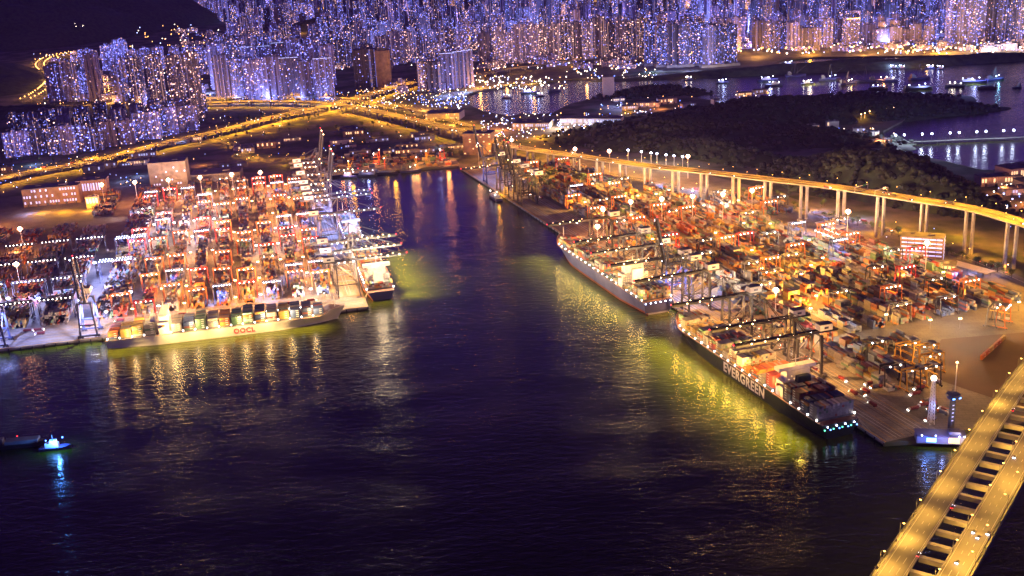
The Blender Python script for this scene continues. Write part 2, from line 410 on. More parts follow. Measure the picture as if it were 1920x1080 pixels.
hillpx(1470, 218, 540, 190, R(12), 42, seed=3, n=80)
hillpx(1290, 262, 330, 150, R(160), 42, seed=4)
hillpx(1330, 288, 260, 70, R(130), 26, seed=8)
hillpx(1620, 214, 320, 110, R(2), 30, seed=5)
hillpx(1222, 178, 170, 60, R(5), 24, seed=6)
hillpx(1500, 262, 260, 90, R(150), 26, seed=7)
NEARH = len(HV)
hillpx(1660, 122, 860, 70, R(0), 26, seed=11, n=96, z0=.2)
hillpx(-20, 62, 1560, 1500, R(10), 560, seed=21, n=110, rough=.4)
hillpx(-95, 166, 420, 520, R(10), 105, seed=22)
hillpx(10, 215, 260, 120, R(10), 30, seed=25)
hillpx(620, 52, 330, 170, R(0), 70, seed=23)
hillpx(510, 84, 240, 110, R(0), 40, seed=24)
hillpx(1390, 10, 900, 300, R(10), 150, seed=26)
hillpx(1120, -14, 1500, 500, R(0), 240, seed=27)
hillpx(560, -5, 700, 400, R(0), 170, seed=28)
hillpx(780, 66, 200, 90, R(0), 45, seed=29)
# woodland crowns over the near hills, read as one mass
rnd = random.Random(5); b = MB()
for hi, (vs, n) in enumerate(HV[:NEARH]):
    for _ in range([950, 500, 1500, 900, 400, 900, 400, 500][hi]):
        k = rnd.randrange(len(vs)-n*2); x, y, z = vs[k]
        if z < 3: continue
        x += rnd.uniform(-9, 9); y += rnd.uniform(-9, 9); r = rnd.uniform(4, 8.5)
        g = rnd.uniform(.5, 1.5); b.ball(x, y, z+r*.25, r, (.010*g, .014*g, .009*g), rnd.uniform(.6, 1.0), n=5, m=2)
M['forestc'] = mat('woodland_crowns', (0, 0, 0), .95, attr=True, var=.6, scale=.3)
tag(b.build('forest', M['forestc']), kind='stuff')

# ---- roads and viaducts ----
def smooth(P, step=16):
    out = []; P = [Vector(p) for p in P]; P = [P[0]*2-P[1]] + P + [P[-1]*2-P[-2]]
    for i in range(1, len(P)-2):
        a, b_, c_, d = P[i-1:i+3]; n = max(1, int((c_-b_).length/step))
        for k in range(n):
            t = k/n; out.append(.5*((2*b_) + (c_-a)*t + (2*a-5*b_+4*c_-d)*t*t + (3*b_-a-3*c_+d)*t**3))
    out.append(P[-2]); return out
def normals(P):
    N_ = []
    for i in range(len(P)):
        d = (P[min(i+1, len(P)-1)] - P[max(i-1, 0)]); d.z = 0; d.normalize(); N_.append(Vector((-d.y, d.x, 0)))
    return N_
def ribbon(mb, P, N_, o0, o1, z0, z1, c_=None):
    vs = []
    for p, n in zip(P, N_):
        for (o, z) in ((o0, z0), (o1, z0), (o1, z1), (o0, z1)):
            q_ = p+n*o; vs.append((q_.x, q_.y, q_.z+z))
    fs = []
    for i in range(len(P)-1):
        a, b_ = i*4, i*4+4
        for k in range(4): fs.append((a+k, b_+k, b_+(k+1) % 4, a+(k+1) % 4))
    L_ = (len(P)-1)*4; fs += [(0, 1, 2, 3), (L_+3, L_+2, L_+1, L_)]
    mb._add(vs, fs, c_)
def dashes(mb, P, N_, off, dash=6, w_=.25):
    for i in range(0, len(P)-1):
        a = P[i]+N_[i]*off; d = (P[i+1]-P[i]); L_ = d.length; t = 0
        while t < L_-dash:
            p = a+d*(t/L_); q_ = a+d*((t+dash)/L_); n = N_[i]*w_/2
            mb._add([tuple(p-n+Vector((0, 0, .03))), tuple(q_-n+Vector((0, 0, .03))), tuple(q_+n+Vector((0, 0, .03))), tuple(p+n+Vector((0, 0, .03)))], [(0, 3, 2, 1)]); t += dash*2.4
SLAMPS = []     # (position, facing, group)
ROADS = {}
def viaduct(key, name, pts, width, label, cat, thick=2.6, pier_gap=65, pier_w=4, ground=4, lanes=6, double=True, median=True, step=16):
    P = smooth(pts, step); N_ = normals(P); W = width/2
    root = empty(name, (0, 0, 0)); tag(root, label, cat)
    b = MB(); ribbon(b, P, N_, -W, W, -.5, 0); ribbon(b, P, N_, -W*.55, W*.55, -thick, -.5); b.build('deck', M['road'], root)
    for s_ in (-1, 1):
        b = MB(); ribbon(b, P, N_, s_*(W-.1)-.2, s_*(W-.1)+.2, 0, 1.1); b.build('parapet', M['concrete'], root)
    if median: b = MB(); ribbon(b, P, N_, -.35, .35, 0, .9); b.build('median_barrier', M['concrete'], root)
    b = MB(); lw = (W-1.2)/(lanes/2)
    for s_ in (-1, 1):
        for k in range(1, lanes//2): dashes(b, P, N_, s_*(1+lw*k))
        ribbon(b, P, N_, s_*(W-1)-.1, s_*(W-1)+.1, .0, .03)
    b.build('lane_marking', M['letter_white'], root)
    acc = pier_gap*.6
    for i in range(1, len(P)):
        acc += (P[i]-P[i-1]).length
        if acc > pier_gap and P[i].z - thick > ground + 3:
            acc = 0; b = MB()
            for s_ in ((-1, 1) if double else (0,)):
                q_ = P[i]+N_[i]*(s_*W*.5); a = math.atan2(N_[i].y, N_[i].x)
                b.box(q_.x, q_.y, ground-1, pier_w, pier_w*.8, q_.z-thick-ground+.6, a)
            if double:
                p_, q_ = P[i]-N_[i]*W*.62, P[i]+N_[i]*W*.62; b.bar(p_+Vector((0, 0, -thick-.6)), q_+Vector((0, 0, -thick-.6)), 3.2, 1.9)
            b.build('pier', M['concrete'], root)
    ROADS[key] = (P, N_, W)
    return root
def road_lamps(key, gap, group, side=(1, -1), h=10, start=10, inset=.6, power=9000, rgb=None, lit_every=1, maxn=999):
    P, N_, W = ROADS[key]; acc = gap-start; n = 0
    for i in range(1, len(P)):
        acc += (P[i]-P[i-1]).length
        if acc >= gap:
            acc = 0
            for s_ in side:
                SLAMPS.append((P[i]+N_[i]*(s_*(W-inset)), N_[i]*-s_, group, h, power, rgb or AMBER, (n % lit_every) == 0)); n += 1
# curved main viaduct: from the near right, up past the yards to the junction
vp = [(760, 900, 74), (745, 1050, 74), (712, 1230, 74)] + [G(x, y, z) for x, y, z in [(1920, 419, 72), (1820, 391, 71), (1690, 370, 70), (1560, 350, 66), (1440, 336, 60), (1320, 322, 53), (1200, 309, 45), (1080, 292, 38), (960, 274, 30), (880, 250, 24), (730, 214, 20), (610, 193, 18), (480, 190, 16), (385, 193, 14)]]
viaduct('main', 'viaduct', vp, 30, 'long concrete elevated highway on tall twin piers curving past the container yards', 'elevated highway', lanes=6)
viaduct('west', 'viaduct', [G(x, y, z) for x, y, z in [(-40, 345, 12), (60, 322, 13), (180, 300, 13), (300, 270, 14), (420, 243, 15), (520, 217, 16), (600, 201, 17), (680, 180, 16), (780, 153, 12)]], 34,
        'wide elevated expressway sloping across behind the grey warehouse towards the junction', 'elevated highway', thick=2, pier_gap=45, lanes=8)
viaduct('slip', 'viaduct', [G(x, y, z) for x, y, z in [(385, 184, 12), (500, 181, 14), (570, 181, 15), (640, 184, 17), (720, 197, 14), (800, 214, 10), (880, 236, 7)]], 18,
        'narrow slip road flyover joining the junction from the estate towers', 'elevated highway', thick=2, pier_gap=40, lanes=4, double=False)
viaduct('creek', 'viaduct', [G(x, y, z) for x, y, z in [(790, 172, 8), (860, 150, 12), (940, 132, 14), (1040, 118, 14), (1140, 108, 12), (1240, 100, 8)]], 24,
        'elevated road behind the creek leading into the far city', 'elevated highway', thick=2, pier_gap=60, lanes=6)
def ground_road(key, pts, w_, name='road'):
    P = smooth(pts, 25); N_ = normals(P); b = MB(); ribbon(b, P, N_, -w_/2, w_/2, .0, .25); o = b.build(name, M['asphalt']); tag(o, kind='structure')
    b = MB(); ribbon(b, P, N_, -.12, .12, .25, .30); b.build('lane_line', M['letter_white'], o)
    ROADS[key] = (P, N_, w_/2)
ground_road('valley', [G(x, y, 4) for x, y in [(45, 192), (72, 178), (95, 157), (92, 142), (76, 128), (80, 118), (100, 108), (135, 101)]], 34)
ground_road('loop', [G(x, y, 4) for x, y in [(400, 262), (430, 272), (455, 290), (480, 301), (540, 299), (600, 296)]], 22)
ground_road('dock', [G(x, y, 4) for x, y in [(1060, 312), (1240, 345), (1440, 385), (1560, 405), (1700, 440), (1850, 500), (1990, 560)]], 22)
ground_road('shore', [G(x, y, 4) for x, y in [(1000, 100), (1200, 96), (1400, 97), (1600, 94), (1760, 95), (1960, 95)]], 34)
ground_road('estate', [G(x, y, 4) for x, y in [(60, 200), (160, 198), (260, 200), (400, 210)]], 16)
ground_road('straight', [G(x, y, 4) for x, y in [(205, 192), (201, 172), (198, 150)]], 14)
ground_road('farhill', [G(x, y, 60) for x, y in [(1262, -6), (1275, 5), (1290, 16)]], 20)

# ---- cable-stayed bridge in the near corner ----
bu = Vector((.5926, .8055, 0)); bn = Vector((-.8055, .5926, 0))      # along / towards the left edge
b0 = Vector((213, 600.8, 77.7)) - bn*26.6                             # centre line point
root = empty('cable_stayed_bridge', (0, 0, 0)); tag(root, 'twin deck road bridge with cross girders between its yellow lit carriageways', 'bridge')
def bline(t): return b0 + bu*t
BP = smooth([bline(-420), bline(-200), bline(0), bline(150), bline(300), bline(380)+Vector((2, 0, 0)), Vector((628, 1098, 76.5)), Vector((705, 1240, 75))], 12); BN = normals(BP)
for s_ in (1, -1):
    b = MB(); ribbon(b, BP, BN, s_*7.6, s_*26.6, -.6, 0) if s_ > 0 else ribbon(b, BP, BN, -26.6, -7.6, -.6, 0)
    ribbon(b, BP, BN, min(s_*9, s_*25), max(s_*9, s_*25), -3.6, -.6); b.build('deck', M['road'], root)
    ROADS['bridge%d' % s_] = ([p+n*(s_*17) for p, n in zip(BP, BN)], BN, 9.5)
    for o_ in (8.0, 24.2):
        b = MB(); ribbon(b, BP, BN, s_*o_-.18, s_*o_+.18, 0, 1.15); b.build('parapet', M['concrete'], root)
    b = MB(); ribbon(b, BP, BN, s_*26.3-.15, s_*26.3+.15, 0, 1.6); b.build('wind_barrier', M['steel'], root)
    b = MB()
    for k in (1, 2): dashes(b, BP, BN, s_*(9.6+4.2*k), 4, .2)
    ribbon(b, BP, BN, s_*9.4-.1, s_*9.4+.1, 0, .03); ribbon(b, BP, BN, s_*22.6-.1, s_*22.6+.1, 0, .03)
    b.build('lane_marking', M['letter_white'], root)
# cross girders every 18 m
t0 = -400
g0 = (Vector((242, 607, 77.7))-b0).dot(bu) % 18.9
while t0 < 330:
    p = bline(t0+g0); b = MB(); b.bar(p - bn*7.7 + Vector((0, 0, -1.7)), p + bn*7.7 + Vector((0, 0, -1.7)), 3.6, 3.4); b.build('cross_girder', M['concrete'], root); t0 += 18.9
# stay anchorages and cables run up both outer edges
for s_ in (1, -1):
    b = MB()
    for k in range(24):
        t = -330 + k*18.9; p = bline(t) + bn*(s_*25.6)
        b.tube(p, bline(t-60-k*1.5) + bn*(s_*(25.6)) + Vector((0, 0, 34+k*1.0)), .09, n=5) if t < -60 else b.box(p.x, p.y, 77.7, .7, .7, 1.8, math.atan2(bu.y, bu.x))
    b.build('stay_cable', M['steel'], root)
road_lamps('bridge1', 36, 'tall street lamps along the bridge', side=(1,), h=11, power=12500, rgb=GOLD, inset=1.2, start=4)
road_lamps('bridge-1', 36, 'tall street lamps along the bridge', side=(-1,), h=11, power=12500, rgb=GOLD, inset=1.2, start=20)
road_lamps('bridge-1', 36, 'short lamps on the inner edge of the far deck', side=(1,), h=9, power=12500, rgb=GOLD, inset=.9, start=12)
road_lamps('main', 42, 'street lamps along the curved viaduct', h=11, power=110000)
road_lamps('west', 60, 'street lamps along the expressway', h=11, power=280000)
road_lamps('slip', 60, 'street lamps on the slip road', side=(1,), power=260000)


road_lamps('loop', 34, 'street lamps on the yellow lit loop road', h=11, power=9000)
road_lamps('dock', 60, 'street lamps on the dock road under the viaduct', side=(1,), h=11, power=22000)




# ================= LAMPS =================
LDATA = {}; POWER = [4.2]
def ldata(kind, energy, rgb, size=1.0, spot=None):
    k = (kind, energy, rgb, size, spot)
    if k not in LDATA: LDATA[k] = light(kind, kind.lower()+'_lamp', energy*POWER[0]*(.2 if kind == 'POINT' and size == 2.0 else 1), rgb, size, spot)
    return LDATA[k]
def proto_lamp(h, glowm):
    root = empty('street_lamp'); b = MB(); b.tube((0, 0, 0), (0, 0, h), .16, .09, 6); b.bar((0, 0, h), (2.2, 0, h+.35), .12); b.build('pole', M['steel'], root)
    b = MB(); b.box(2.3, 0, h+.2, 1.3, .5, .22); b.ball(2.3, 0, h+.05, .45, sz=.5); b.build('lamp_head', glowm, root)
    return root
LP = {}
def street_lamp(p, f, group, h, power, rgb, lit, label):
    k = (h, rgb)
    if k not in LP:
        LP[k] = proto_lamp(h, M['l_amber'] if rgb in (AMBER, GOLD) else M['l_warm'] if rgb == WARM else M['l_cool']); o = LP[k]; LP[k] = o
        first = True
    else: o = copy_tree(LP[k])
    o.location = p; o.rotation_euler.z = math.atan2(f[1], f[0]); tag(o, label, 'street lamp', group)
    for ch in list(o.children):
        if ch.type == 'LIGHT': bpy.data.objects.remove(ch)
    PEND.append((o, power, rgb, h))
    return o
PEND = []
LAB = {'short lamps on the inner edge of the far deck': 'short lamp post on the inner edge of the far bridge deck',
 'tall street lamps along the bridge': 'tall amber street lamp on the edge of the twin deck bridge',
 'street lamps along the curved viaduct': 'amber street lamp on the parapet of the curved viaduct',
 'street lamps along the expressway': 'amber street lamp beside the wide sloping expressway',
 'street lamps on the slip road': 'amber street lamp on the narrow slip road flyover',
 'street lamps along the elevated road by the creek': 'amber street lamp on the elevated road behind the creek',
 'street lamps along the bright valley road': 'warm street lamp on the bright winding road below the dark mountain',
 'street lamps on the yellow lit loop road': 'amber street lamp on the loop road behind the side quay',
 'street lamps on the dock road under the viaduct': 'amber street lamp on the dock road at the viaduct piers',
 'street lamps along the far shore road': 'warm street lamp on the far shore road before the city towers',
 'street lamps by the estate': 'warm street lamp on the street between the estate towers',
 'street lamps on the far hill road': 'warm street lamp on the far hill road'}
for p, f, g, h, pw, rgb, lit in SLAMPS: street_lamp(p, f, g, h, pw, rgb, lit, LAB[g])
for o, pw, rgb, h in PEND: lamp_obj(ldata('SPOT', pw, rgb, .5, 165), o, (2.3, 0, h-.4), name='lamp_light')

# ---- high mast lights ----
mast0 = None
def high_mast(p, label, group, h=42, power=330000, rgb=ORNG, glowm='l_mast', r=4.6):
    root = empty('floodlight_mast', p); b = MB(); b.tube((0, 0, 0), (0, 0, h), .6, .28, 8); b.build('pole', M['white'], root)
    b = MB(); b.tube((0, 0, h-.6), (0, 0, h-.2), 1.9, 1.9, 12); b.build('head_ring', M['steel'], root)
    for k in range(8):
        a = k*math.pi/4; b = MB(); b.ball(r*.8*math.cos(a), r*.8*math.sin(a), h-.3, r*.30, n=8, m=4); b.build('floodlight', M['l_halo'] if rgb == ORNG else M[glowm], root)  # on orange masts these balls are an added glow halo, not separate lamps
    b = MB(); b.ball(0, 0, h+.1, r*.72, n=10, m=5); b.build('lamp_glow_cluster', M[glowm], root)  # ball oversized so the glow around the lamps is built into its shape
    lamp_obj(ldata('POINT', power, rgb, 2.0), root, (0, 0, h-4), name='mast_light')
    tag(root, label, 'floodlight mast', group); return root
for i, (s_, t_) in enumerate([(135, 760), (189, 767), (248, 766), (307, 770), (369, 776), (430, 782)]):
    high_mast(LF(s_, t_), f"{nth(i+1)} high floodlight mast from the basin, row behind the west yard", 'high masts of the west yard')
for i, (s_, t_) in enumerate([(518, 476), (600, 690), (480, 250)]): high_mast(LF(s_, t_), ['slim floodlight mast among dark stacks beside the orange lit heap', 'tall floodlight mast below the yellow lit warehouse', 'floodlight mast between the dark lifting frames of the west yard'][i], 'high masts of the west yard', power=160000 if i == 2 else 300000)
high_mast(LF(282, 209), 'single amber floodlight mast in the middle of the west yard', 'high masts of the west yard', 30, 90000, AMBER, 'l_amber', 1.4)
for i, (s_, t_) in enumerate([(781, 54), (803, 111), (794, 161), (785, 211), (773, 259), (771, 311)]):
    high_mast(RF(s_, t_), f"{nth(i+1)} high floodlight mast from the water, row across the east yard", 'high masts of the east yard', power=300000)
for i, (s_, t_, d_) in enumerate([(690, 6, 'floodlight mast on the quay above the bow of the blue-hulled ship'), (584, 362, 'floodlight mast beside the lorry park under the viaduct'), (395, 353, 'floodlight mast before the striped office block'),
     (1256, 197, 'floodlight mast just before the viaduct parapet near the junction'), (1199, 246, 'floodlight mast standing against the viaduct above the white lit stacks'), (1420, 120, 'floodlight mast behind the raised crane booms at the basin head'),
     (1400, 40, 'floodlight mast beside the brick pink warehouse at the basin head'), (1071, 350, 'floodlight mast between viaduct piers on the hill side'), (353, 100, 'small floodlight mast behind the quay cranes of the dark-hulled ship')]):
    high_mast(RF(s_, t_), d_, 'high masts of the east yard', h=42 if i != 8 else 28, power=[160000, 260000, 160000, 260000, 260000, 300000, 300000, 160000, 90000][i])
high_mast(RF(62, 128), 'pale floodlight mast behind the control tower, on the bare paving', 'high masts of the east yard', h=34, power=45000, rgb=(1, .42, .16), glowm='l_warm', r=1.2)
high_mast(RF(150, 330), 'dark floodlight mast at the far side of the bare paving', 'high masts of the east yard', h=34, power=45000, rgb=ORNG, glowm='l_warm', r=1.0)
for i, x in enumerate([1178, 1203, 1221, 1232, 1249, 1264, 1280]):
    p = G(x, 291+.13*(x-1178)+14, 4); high_mast(p, f"{nth(i+1)} white floodlight pole from the junction, row behind the viaduct", 'white floodlights behind the viaduct', 26, 90000, WHITE, 'l_cool', 2.2)

# ================= QUAY CRANES =================
FLOOD = MB().ball(0, 0, 0, .8, n=6, m=3).mesh('floodlight', M['l_warm']); FLOODC = MB().ball(0, 0, 0, .7, n=6, m=3).mesh('floodlight', M['l_cool'])
FLOODW = MB().ball(0, 0, 0, .8, n=6, m=3).mesh('floodlight', M['l_white']); FLOODB = MB().ball(0, 0, 0, .7, n=6, m=3).mesh('floodlight', M['l_blue'])
FLOODS = MB().ball(0, 0, 0, .62, n=6, m=3).mesh('floodlight', M['l_white'])
FLOODY = MB().ball(0, 0, 0, 1.15, n=6, m=3).mesh('floodlight', M['l_warm'])
REDB = MB().ball(0, 0, 0, .7, n=6, m=3).mesh('beacon', M['l_red'])
def put(name, me, parent, loc):
    o = bpy.data.objects.new(name, me); col.objects.link(o); o.parent = parent; o.location = loc; return o
def lattice(mb, p, q, w, h, n, t=.5):
    """box truss between p and q"""
    p, q = Vector(p), Vector(q); d = (q-p); r = Vector((0, 1, 0)); u = r.cross(d.normalized()); u.normalize()
    cs = [(-w/2, -h/2), (w/2, -h/2), (w/2, h/2), (-w/2, h/2)]
    pts = [[p+d*(k/n)+r*a+u*b_ for a, b_ in cs] for k in range(n+1)]
    for c_ in range(4): mb.bar(pts[0][c_], pts[-1][c_], t)
    for k in range(n):
        for c_ in range(4): mb.bar(pts[k][c_], pts[k][(c_+1) % 4], t*.6); mb.bar(pts[k][c_], pts[k+1][(c_+1) % 4], t*.6)
def quay_crane(paint, raised=False, S=1.0, lampm=None, hot=True, cool=False):
    root = empty('quay_crane'); hz = 47; xw, xl = -4, -33
    for x in (xw, xl):
        for y in (-10, 10):
            b = MB(); b.bar((x, y, 3), (x+(-.8 if x == xw else .8), y*.78, hz), 1.9, 2.3); b.build('leg', paint, root)
        b = MB(); b.bar((x, -13.5, 3.2), (x, 13.5, 3.2), 1.5, 1.8); b.build('sill_beam', paint, root)
        for y in (-10, 10):
            b = MB()
            b.bar((x, y-3.4, 1.6), (x, y+3.4, 1.6), .8, .9); b.bar((x, y, 3), (x, y-2.6, 1.6), .6); b.bar((x, y, 3), (x, y+2.6, 1.6), .6)
            for k in (-3, -1.2, 1.2, 3): b.tube((x-.35, y+k, .6), (x+.35, y+k, .6), .6, n=8)
            b.build('bogie', M['dark'], root)
        b = MB(); b.bar((x, -9.4, 17), (x, 9.4, 17), 1.2, 1.7); b.build('cross_beam', paint, root)
        b = MB(); b.bar((x, -8.0, hz-1), (x, 8.0, hz-1), 1.2, 1.8); b.build('cross_beam', paint, root)
    for y in (-9.3, 9.3):
        b = MB(); b.bar((xw, y, 17), (xl, y, 17), 1.1, 1.5); b.bar((xw, y*.9, 17.5), (xl, y*.86, hz-2), .8); b.build('side_brace', paint, root)
    # girder and backreach
    b = MB()
    for y in (-3.2, 3.2): b.bar((1, y, hz+2), (-56, y, hz+2), 1.1, 2.2)
    for k in range(12): b.bar((1-k*5, -3.2, hz+1.2), (1-k*5, 3.2, hz+1.2), .5)
    b.build('girder', paint, root)
    # boom
    hinge = Vector((1, 0, hz+2)); ang = R(80) if raised else 0
    def bm(x, y, z): return (hinge.x + x*math.cos(ang) - z*math.sin(ang), y, hinge.z + x*math.sin(ang) + z*math.cos(ang))
    b = MB()
    for y in (-3.2, 3.2): b.bar(bm(0, y, 0), bm(64, y, 0), 1.2, 2.4)
    for k in range(14): b.bar(bm(1+k*4.8, -3.2, -.6), bm(1+k*4.8, 3.2, -.6), .5)
    for k in range(13): b.bar(bm(1+k*4.8, -3.2, .4), bm(5.8+k*4.8, 3.2, .4), .3)
    boom = b.build('boom', paint, root)
    b = MB(); b.bar(bm(2, 0, -.75), bm(62, 0, -.75), 4.6, .18); b.build('boom_walkway', M['cream'] if paint is M['dark'] and not raised else M['dark'], root)
    put('beacon', REDB, boom, bm(64.6, 0, 1.2))
    # apex frame and stays
    top = 74
    b = MB()
    for y in (-3.6, 3.6):
        b.bar((xw+.5, y, hz+2), (xw+3, y*.6, top), .9); b.bar((xl+14, y, hz+3), (xw+3, y*.6, top), .7)
    b.bar((xw+3, -2.6, top), (xw+3, 2.6, top), 1.2); b.build('apex_frame', paint, root)
    b = MB()
    for y in (-2.4, 2.4):
        b.bar((xw+3, y, top), (-54, y, hz+3), .35)
        if not raised: b.bar((xw+3, y, top), bm(30, y, .8), .32); b.bar((xw+3, y, top), bm(58, y, .8), .32)
        else: b.bar((xw+3, y, top), bm(24, y, .8), .32); b.bar((xw+3, y, top), bm(16, y, .8), .3)
    b.build('boom_stay', paint, root)
    b = MB(); b.box(-41, 0, hz+3.2, 15, 9.5, 6.6); b.box(-41, 0, hz+9.8, 15.6, 10.1, .35, c=None, mi=1); mh = b.build('machinery_house', [M['white'], M['roofgrey']], root)
    for y in (-4.9, 4.9): b = MB(); b.box(-41, y, hz+5.0, 5, .16, 2.4); b.build('logo_panel', M['navy'], mh)
    b = MB(); b.box(-12, 2.4, hz-2.5, 3, 2.4, 2.6); b.build('operator_cab', M['white'], root)
    b = MB(); b.box(-15, 0, hz+.4, 7, 6, 1.2); b.build('trolley', M['yellow'], root)
    b = MB(); b.bar((xl-1.4, 9, 1), (xl-1.2, 8.2, hz), 1.4); 
    for k in range(10): b.box(xl-1.5, 8.8, 4+k*4.4, 3.4, 2.4, .2)
    b.build('stair_tower', paint, root)
    me = FLOODC if cool else (lampm or FLOOD)
    xs = (8, 15, 22, 30, 38, 46, 54) if not raised else (4, 30, 60)
    for k, x in enumerate(xs): put('floodlight', me if me is not FLOODW else FLOODY, root, bm(x, 3.9 if k % 2 else -3.9, .9 if not raised else -1.3))
    for x in (-8, -20, -28): put('floodlight', FLOODC if cool else FLOODW, root, (x, -4.0, hz+.3))
    if hot:
        for x, e, cn_ in ((22, 60000, 84), (-18, 380000, 130)):
            if raised and x > 0: continue
            lamp_obj(ldata('SPOT', e, COOL if cool else (1, .45, .12), 1.5, cn_), root, (x, 0, hz-1.5), name='crane_light')
    return root
QC = {}
def place_crane(key, mk, p, rz, label, group):
    if key not in QC: QC[key] = mk(); o = QC[key]
    else: o = copy_tree(QC[key])
    o.location = p; o.rotation_euler.z = rz; tag(o, label, 'quay crane', group); return o
wR = math.atan2(-.305, -.952)                 # east quay: outreach points to the basin
K = lambda paint, **kw: (lambda: quay_crane(M[paint], **kw))
for i, (s_, rs, cool) in enumerate([(163, 0, 0), (214, 0, 0), (305, 0, 0), (406, 0, 0), (452, 1, 1), (480, 0, 0), (541, 0, 0), (602, 0, 0), (709, 0, 0), (1039, 1, 0), (1062, 1, 0), (1112, 1, 0), (1160, 0, 0), (1243, 1, 1)]):
    lab = ("dark quay crane with raised boom, " if rs else "dark quay crane with lowered boom, ") + f"{nth(i+1)} along the east quay from the bridge"
    place_crane(('R', rs, cool), K('navy' if cool else 'dark', raised=bool(rs), cool=bool(cool), hot=s_ < 1000 or s_ == 1160), RF(s_, 0, 4.15), wR, lab, 'ship-to-shore cranes on the east quay')
wL = math.atan2(-.222*0+(.222), .975*0+.975)   # placeholder, set below
wLs = math.atan2(.222, .975)                   # perpendicular to the side quay, out over the basin
for i, (t_, rs, cool) in enumerate([(62, 0, 0), (112, 0, 0), (165, 0, 0), (340, 0, 1), (452, 0, 1), (484, 0, 1), (535, 1, 0), (585, 1, 0), (670, 0, 0), (745, 1, 0), (791, 1, 0)]):
    lab = ("grey quay crane with raised boom, " if rs else "grey quay crane with lit lowered boom, ") + f"{nth(i+1)} along the side quay from the corner"
    place_crane(('L', rs, cool), K('steel', raised=bool(rs), cool=bool(cool), lampm=FLOODW, hot=t_ < 500), LS(0, t_, 4.15), wLs, lab, 'ship-to-shore cranes on the side quay')
wLf = math.atan2(-.981, .194)
place_crane(('F', 1), K('navy', raised=True, cool=True), LF(352, 0, 4.15), wLf, 'dark blue raised boom crane on the front quay behind the stern of the pale-hulled ship', 'ship-to-shore cranes on the front quay')
place_crane(('F', 1), None, LF(462, 0, 4.15), wLf, 'dark raised boom crane on the front quay at the edge of the photo', 'ship-to-shore cranes on the front quay')

lamp_obj(ldata('SPOT', 300000, (.75, .72, 1), 2, 120), [o for o in sc.objects if o.get('label', '').startswith('dark blue raised boom')][0], (-16, 0, 44), name='crane_light')
# ================= YARD CRANES =================
def yard_crane(paint, span, h, wb=11, cab='white', lamps=None, nl=6, power=30000, rgb=WHITE, size=.7):
    root = empty('yard_crane'); S2 = span/2
    for x in (-wb/2, wb/2):
        b = MB(); b.bar((x*.62, -S2-1, h), (x*.62, S2+1, h), 1.2, 1.7); b.build('girder', paint, root)
        for y in (-S2, S2):
            b = MB(); b.bar((x, y, 1.6), (x*.66, y, h-.8), .9, 1.0); b.build('leg', paint, root)
    for y in (-S2, S2):
        b = MB(); b.bar((-wb/2-2.5, y, 1.8), (wb/2+2.5, y, 1.8), .9, 1.1); b.build('sill_beam', paint, root)
        b = MB(); b.bar((-wb*.33, y, h*.96), (wb*.33, y, h*.96), .7); b.build('end_tie', paint, root)
        b = MB()
        for x in (-wb/2-1.6, -wb/2+1, wb/2-1, wb/2+1.6): b.tube((x, y-.35, .75), (x, y+.35, .75), .75, n=10)
        b.build('wheel_set', M['rubber'], root)
    b = MB(); b.box(-wb*.1, -S2-1.8, 3, 5, 2, 2.4); b.build('power_unit', M[cab], root)
    ty = random.uniform(-.3, .3)*span
    b = MB(); b.box(0, ty, h+.9, 7, 5.5, 2.2); tr = b.build('trolley', M['roofgrey'], root)
    b = MB(); b.box(0, ty+3.6, h-3.4, 2, 2, 2.4); b.build('operator_cab', M[cab], tr)
    b = MB(); b.box(0, ty, h*.62, 12.2, 2.2, .6)
    for x in (-3, 3):
        for y in (-.8, .8): b.bar((x, ty+y, h*.62+.6), (x*.6, ty+y, h), .09)
    b.build('spreader', M['yellow'], tr)
    for k in range(nl):
        for x in ((-wb*.31-1.0,) if nl < 9 else (-wb*.31-1.0, wb*.31+1.0)):
            put('floodlight', lamps or FLOODS, root, (x, -S2+span*(k+.5)/nl, h+(.9 if nl >= 8 else -.2)))
    lamp_obj(ldata('SPOT', power*2.0, rgb, size, 114), root, (0, 0, h-1.2), name='crane_light')
    return root
YC = {}
def put_yc(key, mk, p, rz, label, group):
    if key not in YC: YC[key] = mk(); o = YC[key]
    else: o = copy_tree(YC[key])
    o.location = p; o.rotation_euler.z = rz; tag(o, label, 'yard crane', group); return o
rr = random.Random(21)
KIND = {'orange': lambda: yard_crane(M['orange'], 25, 23, power=190000, rgb=(1, .46, .08), nl=4), 'red': lambda: yard_crane(M['red'], 25, 23, power=210000, rgb=(1, .40, .13), nl=4),
        'yellow': lambda: yard_crane(M['yellow'], 25, 22, power=90, rgb=WARM, nl=2), 'blue': lambda: yard_crane(M['navy'], 25, 23, lamps=FLOODC, nl=7, power=120000, rgb=COOL),
        'dark': lambda: yard_crane(M['dark'], 44, 27, wb=13, lamps=FLOODS, nl=8, power=60000, rgb=(1, .62, .42)), 'bright': lambda: yard_crane(M['navy'], 48, 30, wb=15, lamps=FLOODC, nl=12, power=700000, rgb=COOL, size=2),
        'unlit': lambda: yard_crane(M['dark'], 25, 23, lamps=FLOODW, nl=2, power=6000, rgb=WARM)}
CNAME = {'orange': 'orange', 'red': 'red', 'yellow': 'unlit yellow', 'blue': 'dark blue white-lamped', 'dark': 'wide dark', 'bright': 'wide dark blue', 'unlit': 'dark'}
